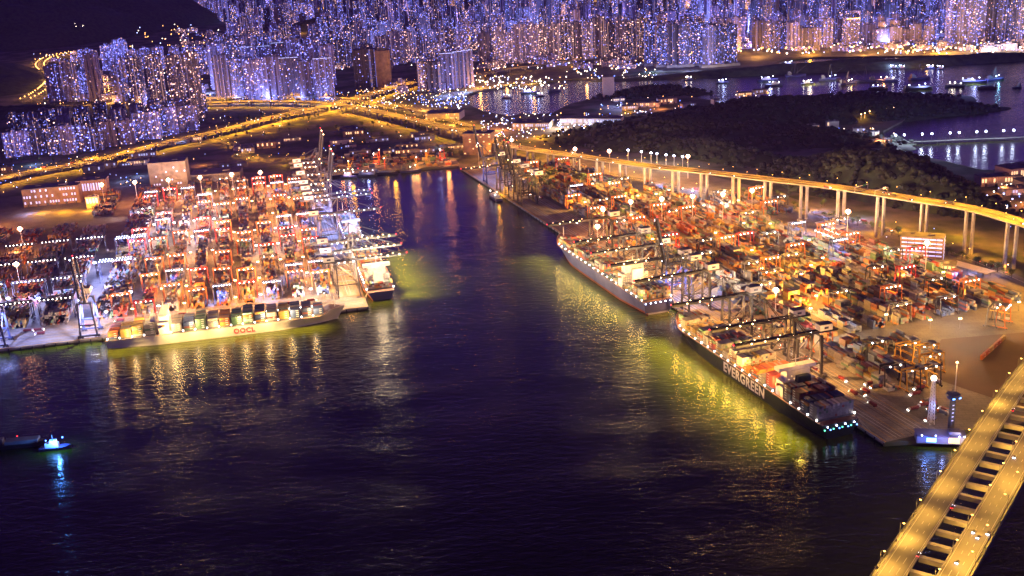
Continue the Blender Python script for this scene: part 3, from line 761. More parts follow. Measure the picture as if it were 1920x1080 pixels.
# west yard: lanes run inland (t), gantries span along s
LANES = [52+33.5*i for i in range(9)]
for li, s_ in enumerate(LANES):
    ts = [92, 190, 300, 395, 500, 610, 715, 800]
    for k, t_ in enumerate(ts):
        if rr.random() < .12: continue
        t2 = t_ + rr.uniform(-38, 38)
        kind = rr.choices(['orange', 'red', 'blue', 'unlit'], [5, 4, 1.6, 1.4])[0]
        if li == 0 and k == 0: kind, t2 = 'orange', 112
        if li == 1 and k == 0: kind, t2 = 'orange', 128
        p = LF(s_, t2, 4.1) + Vector((-.028*t2, 0, 0))
        put_yc(kind, KIND[kind], p, LANG+math.pi/2, f"{CNAME[kind]} yard crane, {nth(k+1)} inland, {nth(li+1)} lane from the side quay", 'yard cranes of the west terminal')
put_yc('bright', KIND['bright'], LF(338, 395, 4.1), LANG+math.pi/2, 'wide blue crane with double white lamp rows, behind the raised dark boom', 'yard cranes of the west terminal')
put_yc('bright', KIND['bright'], LF(346, 262, 4.1), LANG+math.pi/2, 'wide blue crane with one bright lamp row, just behind the quay of the west terminal', 'yard cranes of the west terminal')
for i, s_ in enumerate([405, 458, 512, 566]):
    for k, t_ in enumerate([105, 195, 290, 430]):
        t2 = t_ + 12*((i*3+k) % 3)
        put_yc('dark', KIND['dark'], LF(s_, t2, 4.1), LANG+math.pi/2, f"wide dark crane {nth(k+1)} inland, {nth(i+1)} column past the bright blue crane", 'yard cranes of the west terminal')
# east yard: rows run along the quay (s), gantries span t
ROWS = [78+32.5*i for i in range(10)]
for ri, t_ in enumerate(ROWS):
    for k, s_ in enumerate([180, 290, 400, 520, 640, 760, 880, 1010, 1150, 1290]):
        s2 = s_ + rr.uniform(-45, 45)
        if t_ > 200 and s2 < 235: continue
        if t_ > 120 and s2 < 200: continue
        if t_ > 300 and s2 > 900: continue
        if t_ > 235 and s2 > 1000: continue
        if rr.random() < .32: continue
        kind = rr.choices(['orange', 'unlit', 'red', 'blue'], [5, 5, 1, 1])[0]
        put_yc(kind, KIND[kind], RF(s2, t_, 4.1), RANG, f"{CNAME[kind]} yard crane, {nth(k+1)} along the {nth(ri+1)} row from the east quay", 'yard cranes of the east terminal')
for i, (px, py, kd) in enumerate([(1672, 712, 'unlit'), (1712, 718, 'yellow'), (1738, 715, 'unlit'), (1745, 690, 'yellow'), (1735, 672, 'yellow'), (1700, 668, 'yellow'), (1880, 600, 'orange'), (1862, 598, 'unlit')]):
    put_yc(kd, KIND[kd], G(px, py+10, 4.25), RANG-math.pi/2*0 + [.0, .05, .02, .1, 0, .04, .6, .6][i], f"parked {CNAME[kd]} yard crane on bare paving near the bridge, {nth(i+1)} from the quay", 'parked yard cranes')

# low lamp posts in the truck lanes
lpk = {}
def lane_lamp(p, rgb, e_, label, gm, r=.9):
    k = (gm, r)
    if k not in lpk:
        root = empty('lane_lamp_post'); b = MB(); b.tube((0, 0, 0), (0, 0, 11), .3, .2, 6); b.build('pole', M['steel'], root)
        b = MB(); b.box(0, 0, 11, 2.6, .7, .3); b.build('cross_arm', M['steel'], root)
        b = MB()
        for x in (-1.1, 1.1): b.ball(x, 0, 11.5, r)
        b.build('floodlight', M[gm], root); lpk[k] = root; o = root
    else: o = copy_tree(lpk[k])
    o.location = p; tag(o, label, 'lamp post', 'lamp posts in the truck lanes'); POSTS.append((o, e_, rgb))
POSTS = []
for li in range(9):
    for k, t_ in enumerate([70, 150, 235, 330, 430, 540, 650, 770]):
        if rr.random() < .3: continue
        white = 3 < li < 8 and 350 < t_ < 600
        rgb, gm = ((1, .70, .62), 'l_white') if white or rr.random() < .2 else ((1, .38, .10), 'l_warm')
        lane_lamp(LF(LANES[li]+16.5, t_, 4.1) + Vector((-.028*t_, 0, 0)), rgb, 150000 if white else 75000, f"{'white' if gm == 'l_white' else 'orange'} lane lamp post, {nth(k+1)} inland, beside the {nth(li+1)} lane from the side quay", gm)
for i, (px, py) in enumerate([(180, 492), (243, 492), (247, 548), (172, 540), (18, 560), (75, 560)]):
    lane_lamp(G(px, py+14, 4.1), (.42, .46, 1), 110000, f"{nth(i+1)} blue-white lamp post around the wide blue crane", 'l_cool', 1.6)
for ri in range(9):
    for k, s_ in enumerate([120, 240, 345, 460, 580, 700, 820, 950, 1090, 1230]):
        t_ = ROWS[ri]+16
        if (t_ > 190 and s_ < 235) or (t_ > 300 and s_ > 900) or (t_ > 235 and s_ > 1010) or noise.noise(Vector((s_*.006, t_*.012, 3))) < -.02: continue
        lane_lamp(RF(s_+rr.uniform(-30, 30), t_, 4.1), (1, .46, .07) if rr.random() < .75 else (1, .74, .5), rr.choice([60000, 120000, 230000])*(.35 if s_ < 300 else 1), f"amber lane lamp post, {nth(k+1)} along, beside the {nth(ri+1)} row from the east quay", 'l_warm')
for o, e_, rgb in POSTS: lamp_obj(ldata('POINT', e_*2.8, rgb, .9), o, (0, 0, 9.6), name='lane_light')
# ================= CONTAINERS =================
PAL = [(.50, .13, .035), (.42, .07, .04), (.30, .04, .045), (.55, .24, .05), (.06, .10, .26), (.04, .06, .14), (.45, .42, .38), (.10, .20, .13), (.28, .28, .30), (.55, .38, .10), (.20, .06, .05), (.6, .58, .55)]
PAL = [tuple(v*.62 for v in p_) for p_ in PAL]
PN = ['orange', 'rust red', 'dark red', 'light orange', 'blue', 'navy', 'pale grey', 'green', 'grey', 'ochre', 'brown', 'white']
CL, CW, CH = 12.19, 2.44, 2.59
CMESH = {}
def cmesh(ci):
    if ci not in CMESH:
        b = MB(); c_ = PAL[ci]; b.box(0, 0, .08, CL, CW, CH-.12, c=c_)
        for x in (-CL/2+.1, CL/2-.1):
            for y in (-CW/2+.1, CW/2-.1): b.box(x, y, 0, .26, .26, CH, c=tuple(k*.7 for k in c_))
        for k in range(22):      # pressed side ribs
            x = -CL/2+.6+k*.52
            for y in (-CW/2, CW/2): b.box(x, y, .25, .16, .09, CH-.5, c=tuple(kk*.85 for kk in c_))
        for y in (-.6, -.2, .2, .6): b.box(CL/2+.03, y, .2, .06, .05, CH-.4, c=(.4, .4, .4))
        b.box(CL*.22, CW/2+.06, 1.2, 3.2, .03, .8, c=(.6, .6, .6)); b.box(CL*.22, -CW/2-.06, 1.2, 3.2, .03, .8, c=(.6, .6, .6))
        CMESH[ci] = b.mesh('shipping_container', M['box'])
    return CMESH[ci]
NC = [0]; MASS = MB()
def container(p, rz, ci, label, group):
    o = bpy.data.objects.new('shipping_container', cmesh(ci)); col.objects.link(o); o.location = p; o.rotation_euler.z = rz
    tag(o, label, 'shipping container', group); NC[0] += 1
def mass_box(mb, p, rz, ci, rnd_): 
    k = rnd_.uniform(.75, 1.2); mb.box(p[0], p[1], p[2]+.02, CL, CW, CH-.06, rz, c=tuple(v*k for v in PAL[ci]), bottom=False)
rc = random.Random(33)
def pick(rnd_=rc): return rnd_.choices(range(12), [3, 1.6, 1.6, 4, 3, 4, 6, 4, 5, 4, 3, 5])[0]
# west yard blocks
for li, s_ in enumerate(LANES + [338, 405, 458, 512, 566, 620, 674]):
    wide = s_ >= 338; ncol = 6 if not wide else (13 if s_ != 338 else 11)
    t_ = 82; run = 5
    while t_ < 890:
        if (int(t_) % 215) < 14 or (s_ > 400 and t_ > 470 and rc.random() < .6) or (s_ > 420 and t_ > 640): t_ += 13; continue
        base = rc.choice([1, 2, 3, 3, 4, 4, 5]); run = pick() if rc.random() < .5 or t_ < 90 else run
        for cI in range(ncol):
            off = (cI-(ncol-1)/2)*2.75
            hh = max(0, min(5, base+rc.choice([-2, -1, 0, 0, 0, 1])))
            for k in range(hh):
                if k < hh-2 and 0 < cI < ncol-1 and rc.random() < .8: continue
                p = LF(s_+off, t_, 4.1+k*CH) + Vector((-.028*t_, 0, 0)); mass_box(MASS, p, LANG+math.pi/2, run if rc.random() < .55 else pick(), rc)
        t_ += 13.0
# east yard rows
for ri, t_ in enumerate(ROWS):
    s_ = 100; run = 5
    while s_ < 1330:
        if (int(s_) % 230) < 16 or (t_ > 190 and s_ < 225) or (t_ > 120 and s_ < 185) or (t_ > 300 and s_ > 880) or (t_ > 235 and s_ > 1010) or (t_ > 330 and 600 < s_ < 760): s_ += 13; continue
        base = rc.choice([0, 1, 2, 3, 4, 4, 5, 5]); run = pick() if rc.random() < .5 or s_ < 115 else run
        for cI in range(6):
            hh = max(0, min(5, base+rc.choice([-2, -1, 0, 0, 0, 1])))
            for k in range(hh):
                if k < hh-2 and 0 < cI < 5 and rc.random() < .8: continue
                ci = run if rc.random() < .55 else pick(); p = RF(s_, t_+(cI-2.5)*2.75, 4.1+k*CH)
                mass_box(MASS, p, RANG, ci, rc)
        s_ += 13.0
tag(MASS.build('container_stacks', M['box']), kind='stuff')
# loose stacks near the corner of the east quay, each its own
spots = [(1560, 655, 3), (1590, 668, 2), (1612, 678, 3), (1632, 690, 2), (1648, 700, 1), (1625, 655, 3), (1645, 662, 2), (1662, 672, 2), (1600, 640, 3), (1575, 690, 1), (1545, 640, 2)]
for i, (px, py, hh) in enumerate(spots):
    for q_ in range(2):
        for k in range(hh):
            ci = pick(); p = G(px, py, 4.2) + RF.v*(q_*2.8); p.z = 4.2+k*CH
            container(p, RANG + rc.uniform(-.02, .02), ci, f"{PN[ci]} container, {nth(k+1)} tier, {'quay' if q_ == 0 else 'yard'} side, {nth(i+1)} loose stack near the dark ship's stern", 'loose container stacks')

# ================= SHIPS =================
def text_mesh(s, size, mat_, depth=.12, name='hull_lettering'):
    cu = bpy.data.curves.new(name, 'FONT'); cu.body = s; cu.size = size; cu.extrude = depth; cu.offset = size*.028; cu.space_character = 1.12
    o = bpy.data.objects.new(name, cu); col.objects.link(o); dg = bpy.context.evaluated_depsgraph_get()
    me = bpy.data.meshes.new_from_object(o.evaluated_get(dg)); bpy.data.objects.remove(o); me.materials.clear(); me.materials.append(mat_)
    return me
def cargo_ship(p, rz, L_, B_, D_, mats, bays, house_after, label, cont_label, mass, n_own=0, tiers=(3, 6), house_h=34, lamps=(1, .72, .42), lamp_e=9000, draft=-.5, seed=1, own_side=1, gap=14.9, bay0=14, house_col='white', fixed=None, ncol=None, lampset=None, flood=60000, pal=None, hatch_z=2.2, side_e=260000, dark_aft=-1, side_off=12, side_tilt=33, side_rgb=(1, .68, .08)):
    """Local frame: x from stern to bow, y to port; p = stern centre on the water."""
    rs = random.Random(seed); root = empty('container_ship', p, rz); tag(root, label, 'container ship')
    NS = 40; lev = [-1.0, 2.4, D_*.55, D_]
    def hb(t, k):
        dk = 1 if t < .84 else (1-((t-.84)/.16)**2.0)
        dk = max(dk, .0); dk *= (1 if t > .05 else .93+.07*t/.05)
        wl = 1 if t < .68 else max(0, 1-((min(t, .965)-.68)/.285)**1.5)
        wl *= min(1, .62+.38*min(1, t/.2))
        f = [0, .12, .5, 1][k]; return B_/2*(wl*(1-f)+dk*f)
    def zz(t, k):
        rise = 0 if t < .9 else 5*min(1, (t-.9)/.03); return lev[k] + (rise if k == 3 else rise*.5 if k == 2 else 0)
    def xx(t, k): return L_*t - (0 if t < .9 else (1-[0, .05, .45, 1][k])*(t-.9)/.1*L_*.035)
    vs = []; fs = []; mi = []
    for i in range(NS+1):
        t = i/NS; t = t**.9
        for sd in (1, -1):
            for k in range(4): vs.append((xx(t, k), sd*hb(t, k), zz(t, k)))
    for i in range(NS):
        a, b_ = i*8, i*8+8
        for k in range(3): fs.append((a+k, a+k+1, b_+k+1, b_+k)); mi.append(1 if k == 0 else 0); fs.append((a+4+k, b_+4+k, b_+5+k, a+5+k)); mi.append(1 if k == 0 else 0)
        fs.append((a+3, a+7, b_+7, b_+3)); mi.append(2)
    fs.append((0, 4, 5, 6, 7, 3, 2, 1)); mi.append(0)
    b = MB(); b._add(vs, fs); b.mi = mi; hull = b.build('hull', [mats[0], mats[1], M['deck']], root)
    b = MB()
    for sd in (1, -1):
        for i in range(30):
            t0_, t1_ = .0+i*.033, .0+(i+1)*.033
            if t1_ > .99: break
            b.bar((L_*t0_, sd*(hb(t0_, 3)-.2), zz(t0_, 3)+1.0), (L_*t1_, sd*(hb(t1_, 3)-.2), zz(t1_, 3)+1.0), .14)
    b.build('railing', M['white'], root)
    # deckhouse
    hx = bay0 + house_after*gap + 2
    hw = M[house_col]
    b = MB(); b.box(hx+6, 0, D_, 13, B_*.86, house_h*.55); b.box(hx+7, 0, D_+house_h*.55, 11, B_*.62, house_h*.33); b.box(hx+7.5, 0, D_+house_h*.88, 9, B_*.98, house_h*.12)
    dh = b.build('deckhouse', hw, root)
    b = MB()
    for k in range(int(house_h*.8/3.1)):
        z = D_+1.6+k*3.1; wdt = B_*.8 if z < D_+house_h*.52 else B_*.56
        n = int(wdt/3)
        for j in range(n):
            y = -wdt/2+(j+.5)*wdt/n
            if rs.random() < .6: b.box(hx-.56 if z < D_+house_h*.52 else hx+1.44, y, z, .12, 1.1, 1.0)
            if rs.random() < .6: b.box(hx+12.56, y, z, .12, 1.1, 1.0)
    b.build('cabin_window', M['win_warm'], dh)
    b = MB(); b.box(hx+12.05, 0, D_+house_h*.93, .1, B_*.94, 1.3); b.build('bridge_window', M['dark'], dh)
    b = MB(); b.tube((hx+7, 0, D_+house_h), (hx+7, 0, D_+house_h+11), .5, .25); b.bar((hx+7, -4, D_+house_h+6), (hx+7, 4, D_+house_h+6), .4); b.build('radar_mast', M['white'], root)
    b = MB(); b.box(hx-7, 0, D_, 7, B_*.4, house_h*.8, taper=.8); b.build('funnel', mats[3] if len(mats) > 3 else mats[0], root)
    b = MB(); b.tube((L_*.955, 0, D_+5), (L_*.955, 0, D_+19), .5, .3); b.build('foremast', M['white'], root)
    for sd in (1, -1):
        b = MB(); b.ball(hx+6, sd*B_*.46, D_+house_h*.42, 2.2, sz=.6); b.build('lifeboat', M['orange'], root)
    # bays
    ca, sa = math.cos(rz), math.sin(rz)
    def W(x, y, z): return Vector((p[0]+x*ca-y*sa, p[1]+x*sa+y*ca, p[2]+z))
    nc = ncol or int((B_-1)/2.52); own = 0; x = bay0; lampi = 0
    for bi in range(bays):
        if bi == house_after: x += 17.5
        tt = (x+6)/L_; wmax = hb(min(1, tt+.03), 3)*2-1.5; n = min(nc, int(wmax/2.52))
        if n < 4: break
        zb = D_+hatch_z
        b = MB(); b.box(x+6.1, 0, D_, 12.6, n*2.52, hatch_z-.1); b.build('hatch_cover', M['steel'], root)
        if bi and bi != house_after:
            b = MB(); xl_ = x-1.4
            for j in range(0, n+1, 2): b.bar((xl_, -n*1.26+j*2.52, D_), (xl_, -n*1.26+j*2.52, zb+CH*2.4), .35)
            for zf in (1, 2.3): b.bar((xl_, -n*1.26, zb+CH*zf), (xl_, n*1.26, zb+CH*zf), .5)
            b.build('lashing_bridge', M['steel'], root)
        base = fixed[bi] if fixed else rs.randint(*tiers)
        bc = rs.choice(pal) if pal else None
        for j in range(n):
            y = -n*1.26+(j+.5)*2.52; side = 0 if own_side > 0 else n-1; edge = abs(j-(n-1 if own_side > 0 else 0))
            hh = base if base < 2 else max(1, base - rs.choice([0, 0, 0, 1, 0]))
            for k in range(hh):
                ci = pick(rs)
                if bc is not None and rs.random() < .72: ci = bc if bi > dark_aft else (8, 5, 10)[bi % 3]
                if own < n_own and edge == 0 or (own < n_own and k == hh-1 and edge <= 1):
                    container(W(x+6.1, y, zb+k*CH), rz, ci, f"{PN[ci]} container, {nth(bi+1)} bay from stern, {nth(edge+1)} column, {nth(k+1)} tier, {cont_label}", 'containers on the '+cont_label); own += 1
                else: mass_box(mass, W(x+6.1, y, zb+k*CH), rz, ci, rs)
        # deck lamps at the ship's side
        for sd in (1, -1): put('deck_lamp', lampset or FLOODW, root, (x-1.2, sd*(hb(tt, 3)-.6), D_+2.6))
        if bi % 2 == 0 and bi > dark_aft: lamp_obj(ldata('POINT', lamp_e, lamps, .8), root, (x-1.3, own_side*(B_/2+1.6), D_+13), name='deck_light')
        if bi % 2 == 0 and side_e: lamp_obj(ldata('SPOT', side_e/2, side_rgb, 3, 86), root, (x-1.3, own_side*(B_/2+side_off), D_+24), rot=(R(own_side*side_tilt), 0, 0), name='water_fill_light')  # added light hung clear of the hull to make the bright water patches
        x += gap
    for xe, dx_ in ((3, -14), (3, -4), (L_*.93, 8), (L_*.93, 20)):
        b = MB(); b.tube((xe, -own_side*hb(xe/L_, 3), D_+.6), (xe+dx_, -own_side*(B_/2+5), 4.6), .16, n=5); b.build('mooring_line', M['cream'], root)
    for e_, xq in ((flood, hx+16), (flood if dark_aft < 0 else 2000, hx-11)):
        lamp_obj(ldata('POINT', e_, lamps, 1.2), root, (xq, 0, D_+house_h+3), name='deck_light')
    return root, hb, W
SHIPC = MB()
# pale ship on the front quay, bow towards the corner of the terminal
e = LF(326, -22, 0)
sh, hb, W = cargo_ship(e, LANG, 296, 40, 12, (M['hull_cream'], M['hull_cream'], None, M['white']), 17, 4, 'pale-hulled container ship with red lettering, berthed along the front quay',
    'pale-hulled ship', SHIPC, n_own=120, own_side=-1, fixed=[3, 4, 5, 5, 4, 4, 5, 4, 4, 4, 5, 5, 4, 4, 4, 4, 3], seed=4, lamp_e=22000, lamps=(1, .60, .22), pal=[0, 3, 9, 4, 7, 5, 6], house_h=27, flood=60000, bay0=4, gap=14.6, side_e=330000, side_off=7, side_tilt=6, side_rgb=(1, .62, .20))
o = put('hull_lettering', text_mesh('OOCL', 8.6, M['letter_red']), sh, (154, -20.12, 3.2)); o.rotation_euler = (R(90), 0, 0)
# dark green ship on the east quay, bow up the basin; the camera sees its port side
sh, hb, W = cargo_ship(RF(34, -25, 0), RANG, 334, 43, 15, (M['hull_green'], M['hull_green'], None, M['hull_green']), 19, 4, 'dark-hulled container ship with white lettering, berthed nearest the bridge',
    'dark-hulled ship', SHIPC, n_own=110, own_side=1, fixed=[5, 5, 6, 6, 6, 3, 4, 2, 5, 6, 3, 5, 5, 4, 5, 4, 2, 4, 4], seed=9, lamp_e=30000, lamps=(1, .50, .11), pal=[0, 3, 6, 9, 8, 11, 2], house_h=30, flood=150000, bay0=9, gap=15.0, side_e=650000, dark_aft=3)
o = put('hull_lettering', text_mesh('EVERGREEN', 14.6, M['letter_white']), sh, (184, 21.62, 3.4)); o.rotation_euler = (R(90), 0, R(180))
for k in range(12):
    put('deck_lamp', [FLOODB, FLOODC, MB().ball(0, 0, 0, .8).mesh('deck_lamp', M['l_green'])][k % 3], sh, (-.6, -18+k*3.2, [9.5, 12.8, 10][k % 3]))
# blue ship behind it
sh, hb, W = cargo_ship(RF(424, -25, 0), RANG, 340, 43, 17, (M['hull_blue'], M['boot'], None, M['white']), 19, 4, 'blue-grey hulled container ship in the middle of the east quay',
    'blue-hulled ship', SHIPC, n_own=30, own_side=1, fixed=[5, 5, 2, 2, 1, 2, 1, 5, 5, 2, 1, 5, 5, 4, 1, 4, 4, 3, 3], seed=12, lamp_e=15000, lamps=(1, .62, .22), house_h=32, flood=220000, bay0=5, gap=15.2, side_e=420000)
for k in range(6): put('deck_lamp', FLOODC, sh, (-.7, -17+k*6.8, 15))
b = MB(); b.box(-.25, 0, 2.5, .3, 36, 14.2); b.build('transom', M['hull_navy'], sh)
# white ship on the side quay, stern to the camera
WS = math.atan2(.975, -.222)
sh, hb, W = cargo_ship(LS(-23, 34, 0), WS, 262, 38, 12, (M['hull_navy'], M['boot'], None, M['white']), 13, 1, 'container ship with floodlit white deckhouse at the side quay beneath lowered booms',
    'ship at the side quay', SHIPC, n_own=12, own_side=-1, tiers=(2, 5), seed=15, lamp_e=16000, lamps=(1, .74, .45), house_h=30, flood=200000, bay0=10, gap=15, side_e=700000)
sh, hb, W = cargo_ship(LS(-18, 330, 0), WS, 190, 30, 10, (M['hull_navy'], M['boot'], None, M['white']), 9, 1, 'smaller container ship with blue-lit deckhouse farther up the side quay',
    'small ship', SHIPC, n_own=0, own_side=-1, tiers=(1, 4), seed=18, lamp_e=9000, lamps=(.3, .45, 1), house_h=24, flood=70000, bay0=8, gap=15, lampset=FLOODC, side_e=0)
tag(SHIPC.build('ship_container_stacks', M['box']), kind='stuff')
# ================= CITY =================
ct = random.Random(77)
POWER[0] = .6; LDATA.clear()
def tower_mesh(mb, x, y, z, w_, d_, h, a, style, hue, dens, tint, r):
    c_ = (hue, dens, tint); ca, sa = math.cos(a), math.sin(a)
    def L(lx, ly): return x+lx*ca-ly*sa, y+lx*sa+ly*ca
    def fb(lx, ly, dx, dy, dz, z0=z):
        px, py = L(lx, ly); n0 = len(mb.f); fbox(mb, px, py, z0, dx, dy, dz, a, c_); mb.mi[n0] = 1
    if style == 'cross':
        fb(0, 0, w_*.34, d_, h); fb(0, 0, w_, d_*.32, h*.985)
        for sx in (-1, 1): fb(sx*w_*.36, 0, w_*.2, d_*.6, h*.965)
        fb(0, 0, w_*.25, d_*.25, h+5)
    elif style == 'slab':
        fb(0, 0, w_, d_*.45, h)
        for k in (-.33, 0, .33): fb(w_*k, 0, w_*.18, d_, h*.99)
        fb(w_*.2, 0, w_*.2, d_*.3, h+4)
    elif style == 'step':
        fb(0, 0, w_, d_, h*.2); fb(0, 0, w_*.8, d_*.8, h*.8); fb(0, 0, w_*.6, d_*.6, h); fb(0, 0, w_*.2, d_*.2, h+7)
    else:
        fb(0, 0, w_, d_, h); fb(r.uniform(-.2, .2)*w_, 0, w_*.4, d_*.5, h+4.5)
def tower(p, w_, d_, h, a, style, hue, dens, tint, label, group, podium=False, crown=None, z0=3.5):
    mb = MB(); tower_mesh(mb, 0, 0, 0, w_, d_, h, 0, style, hue, dens, tint, ct)
    o = mb.build('tower_block', [M['facade'], M['roofgrey']], None, (p[0], p[1], z0), a); tag(o, label, 'tower block', group)
    b = MB(); b.box(-w_*.12, 0, h+(5 if style == 'cross' else 4.5 if style == 'box' else 4 if style == 'slab' else 7), w_*.14, d_*.16, 2.5); b.build('water_tank', M['roofgrey'], o)
    if crown:
        b = MB()
        for k in range(5): b.box((k-2)*w_*.2, -d_*.53, h-1.0, w_*.17, .6, 1.6)
        b.build('roof_light', M[crown], o)
    if podium:
        b = MB(); b.box(0, 0, 0, w_*1.3, d_*1.35, 9); b.build('podium', M['concrete'], o)
    return o
STY = ['cross', 'cross', 'slab', 'step', 'box']
NT = [0]
def row(pts, n, hpx, wpx, styles, hue, dens, tint, what, group, jit=.12, crown=0, crownm='win_cool', podium=False, depth=.8, ang=None, zb=3.5):
    """n towers along a polyline of survey pixels; hpx/wpx are sizes in survey pixels"""
    for i in range(n):
        u = (i+.5)/n*(len(pts)-1); k = min(int(u), len(pts)-2); f = u-k
        px = pts[k][0]+(pts[k+1][0]-pts[k][0])*f; py = pts[k][1]+(pts[k+1][1]-pts[k][1])*f
        p = G(px+ct.uniform(-1, 1)*wpx*jit, py+ct.uniform(-1, 1)*2, zb); s_ = FPX/(p-Vector((0, 0, CAMH))).length
        h = ct.uniform(*hpx)/s_*1.02; w_ = wpx/s_*ct.uniform(.85, 1.12)
        st = ct.choice(styles); tower(p, w_, w_*depth, h, (ang if ang is not None else ct.uniform(-.5, .5)), st, min(1, max(0, hue+ct.uniform(-.15, .15))), dens*.68*ct.uniform(.25, 1.5), tint*ct.choice([.35, .6, .8, 1, 1.3])*ct.uniform(.8, 1.2),
              f"{ {'cross':'cruciform','slab':'slab','step':'stepped','box':'plain'}[st]} tower, {nth(i+1)} from the left {what}", group, podium, crownm if ct.random() < crown else None, zb)
        NT[0] += 1
row([(12, 296), (140, 287), (280, 262), (368, 240)], 15, (40, 50), 25, ['slab'], .35, .24, .55, 'in the long estate row just above the expressway', 'long estate row', ang=.25, depth=.5)
row([(22, 262), (150, 250), (300, 226), (385, 214)], 13, (26, 34), 24, ['slab', 'box'], .4, .14, .4, 'in the low estate row behind the long one', 'low estate row', ang=.25)
row([(15, 236), (120, 225), (240, 214)], 7, (18, 24), 24, ['box'], .3, .10, .35, 'in the dark third estate row by the hill foot', 'dark estate row', ang=.2)
for i, (px, py, h) in enumerate([(263, 197, 84), (300, 199, 92), (337, 201, 93), (371, 222, 118)]):
    p = G(px, py, 4); s_ = FPX/(p-cam.location).length; tower(p, 27/s_, 25/s_, h/s_, .1, 'cross', .75, .13, .30, f"{nth(i+1)} of the four dark slender towers beside the expressway junction", 'four dark slender towers')
row([(410, 184), (630, 188)], 7, (66, 76), 34, ['slab'], .15, .20, .8, 'in the bright slab row behind the slip road', 'bright slab row', ang=.05, depth=.45, crown=.7)
row([(400, 168), (630, 158)], 8, (70, 88), 26, ['slab', 'cross'], .2, .20, .6, 'in the row behind the bright slab row', 'second slab row', ang=.1, crown=.3)
row([(395, 132), (660, 128)], 9, (48, 62), 26, ['cross', 'slab'], .25, .18, .55, 'in the third row behind the bright slabs', 'third slab row')
# dark block and curved brown block beside the canal
p = G(690, 162, 4); s_ = FPX/(p-cam.location).length
tower(p, 44/s_, 30/s_, 68/s_, .05, 'box', .2, .03, .12, 'dark office block with one light strip beside the brown curved block', 'pair by the flyover')
p = G(722, 163, 4); b = MB(); vs = []; mb = MB(); mb.uv = []
mb2 = MB()
arc = [(-18+2.6*k, -13-5*math.sin(math.pi*k/14)) for k in range(15)]
plan = [(x_*1.28, y_*1.28) for x_, y_ in arc] + [(23, 22), (-23, 22)]
mb2.prism(plan, 0, 66/s_)
M['brown'] = mat('brown_cladding', (.26, .17, .11), .7, var=.35, scale=.08)
o = mb2.build('office_block', M['brown'], None, (p.x, p.y, 3.5), .05); tag(o, 'brown curved-front block by the flyover, almost unlit', 'office block', 'pair by the flyover')
b = MB(); b.box(0, 4, 66/s_, 30, 22, 6); b.build('roof_plant', M['roofgrey'], o)
row([(792, 172), (822, 170)], 2, (50, 55), 26, ['slab'], .7, .2, .5, 'in the pair at the canal mouth', 'canal mouth pair', ang=.05)
row([(832, 168), (890, 163)], 3, (64, 68), 25, ['slab'], .1, .08, .42, 'in the dark canal trio with lit roof edge', 'dark trio by the canal', ang=.12, crown=1, depth=.6)
for i, (px, py, h, w_, hu, de, ti) in enumerate([(110, 188, 60, 26, .1, .10, .4), (140, 190, 68, 24, .5, .1, .4), (160, 188, 52, 16, 0, .25, .3), (183, 188, 82, 24, .3, .02, .6), (226, 190, 64, 22, .2, .12, .35), (128, 150, 34, 20, .2, .1, .5), (165, 140, 44, 20, .1, .2, .5),
       (205, 132, 44, 20, .1, .3, .6), (228, 128, 50, 18, .05, .3, .6), (240, 160, 50, 20, .1, .15, .5), (255, 140, 44, 18, .2, .2, .5), (275, 128, 36, 18, .2, .2, .5), (300, 130, 40, 18, .2, .25, .5), (330, 128, 38, 18, .2, .2, .5), (355, 126, 36, 18, .2, .2, .5),
       (380, 125, 34, 18, .3, .2, .5), (145, 120, 16, 16, .4, .2, .5), (175, 116, 20, 16, .4, .3, .5), (213, 108, 24, 14, .2, .4, .6), (233, 100, 24, 14, .2, .4, .6)]):
    p = G(px, py, 4); s_ = FPX/(p-cam.location).length
    tower(p, w_/s_, w_*.8/s_, h/s_, .05, ct.choice(STY), hu, de, ti, f"{nth(i+1)} tower of the valley cluster beside the mountain, counted from the winding road", 'valley towers')
    NT[0] += 1
row([(900, 122), (1010, 116)], 5, (50, 72), 20, ['cross'], .7, .22, .5, 'in the warm speckled group behind the creek road', 'creek towers')
row([(1010, 112), (1215, 108)], 10, (62, 78), 19, ['cross'], .75, .22, .32, 'in the dense dark group with warm windows', 'dense warm group')
row([(1210, 124), (1382, 124)], 8, (70, 78), 21, ['cross'], .25, .26, .30, 'in the blue-grey waterfront estate facing the harbour', 'waterfront estate', ang=.05, podium=True)
row([(1205, 100), (1390, 98)], 8, (46, 60), 22, ['cross', 'slab'], .3, .2, .5, 'in the row behind the waterfront estate', 'behind the waterfront estate')
row([(1410, 92), (1560, 90)], 7, (30, 50), 20, ['box', 'cross', 'slab'], .35, .2, .5, 'in the low mixed group before the far shore road', 'far shore group')
p = G(1594, 88, 4); s_ = FPX/(p-cam.location).length
tower(p, 24/s_, 20/s_, 50/s_, .05, 'box', .5, .22, .3, 'tower with a bright orange crown above the wooded breakwater', 'orange crowned tower', crown='l_amber')
row([(1620, 86), (1750, 84)], 6, (26, 44), 22, ['box', 'step'], .2, .14, .4, 'in the low dim group past the orange crowned tower', 'dim group')
row([(1770, 84), (1925, 82)], 8, (88, 118), 20, ['cross', 'step'], .35, .30, .35, 'in the tallest cluster at the harbour edge', 'tallest cluster', podium=True)
row([(680, 118), (880, 108)], 8, (30, 60), 22, ['cross', 'slab'], .5, .2, .55, 'in the row behind the brown curved block', 'row behind the brown block')
row([(640, 96), (1000, 90)], 15, (34, 58), 20, STY, .4, .22, .5, 'in the second city row behind the creek', 'second city row')
row([(400, 104), (560, 100)], 7, (26, 44), 20, STY, .5, .2, .5, 'in the hillside row above the bright slabs', 'hillside row')
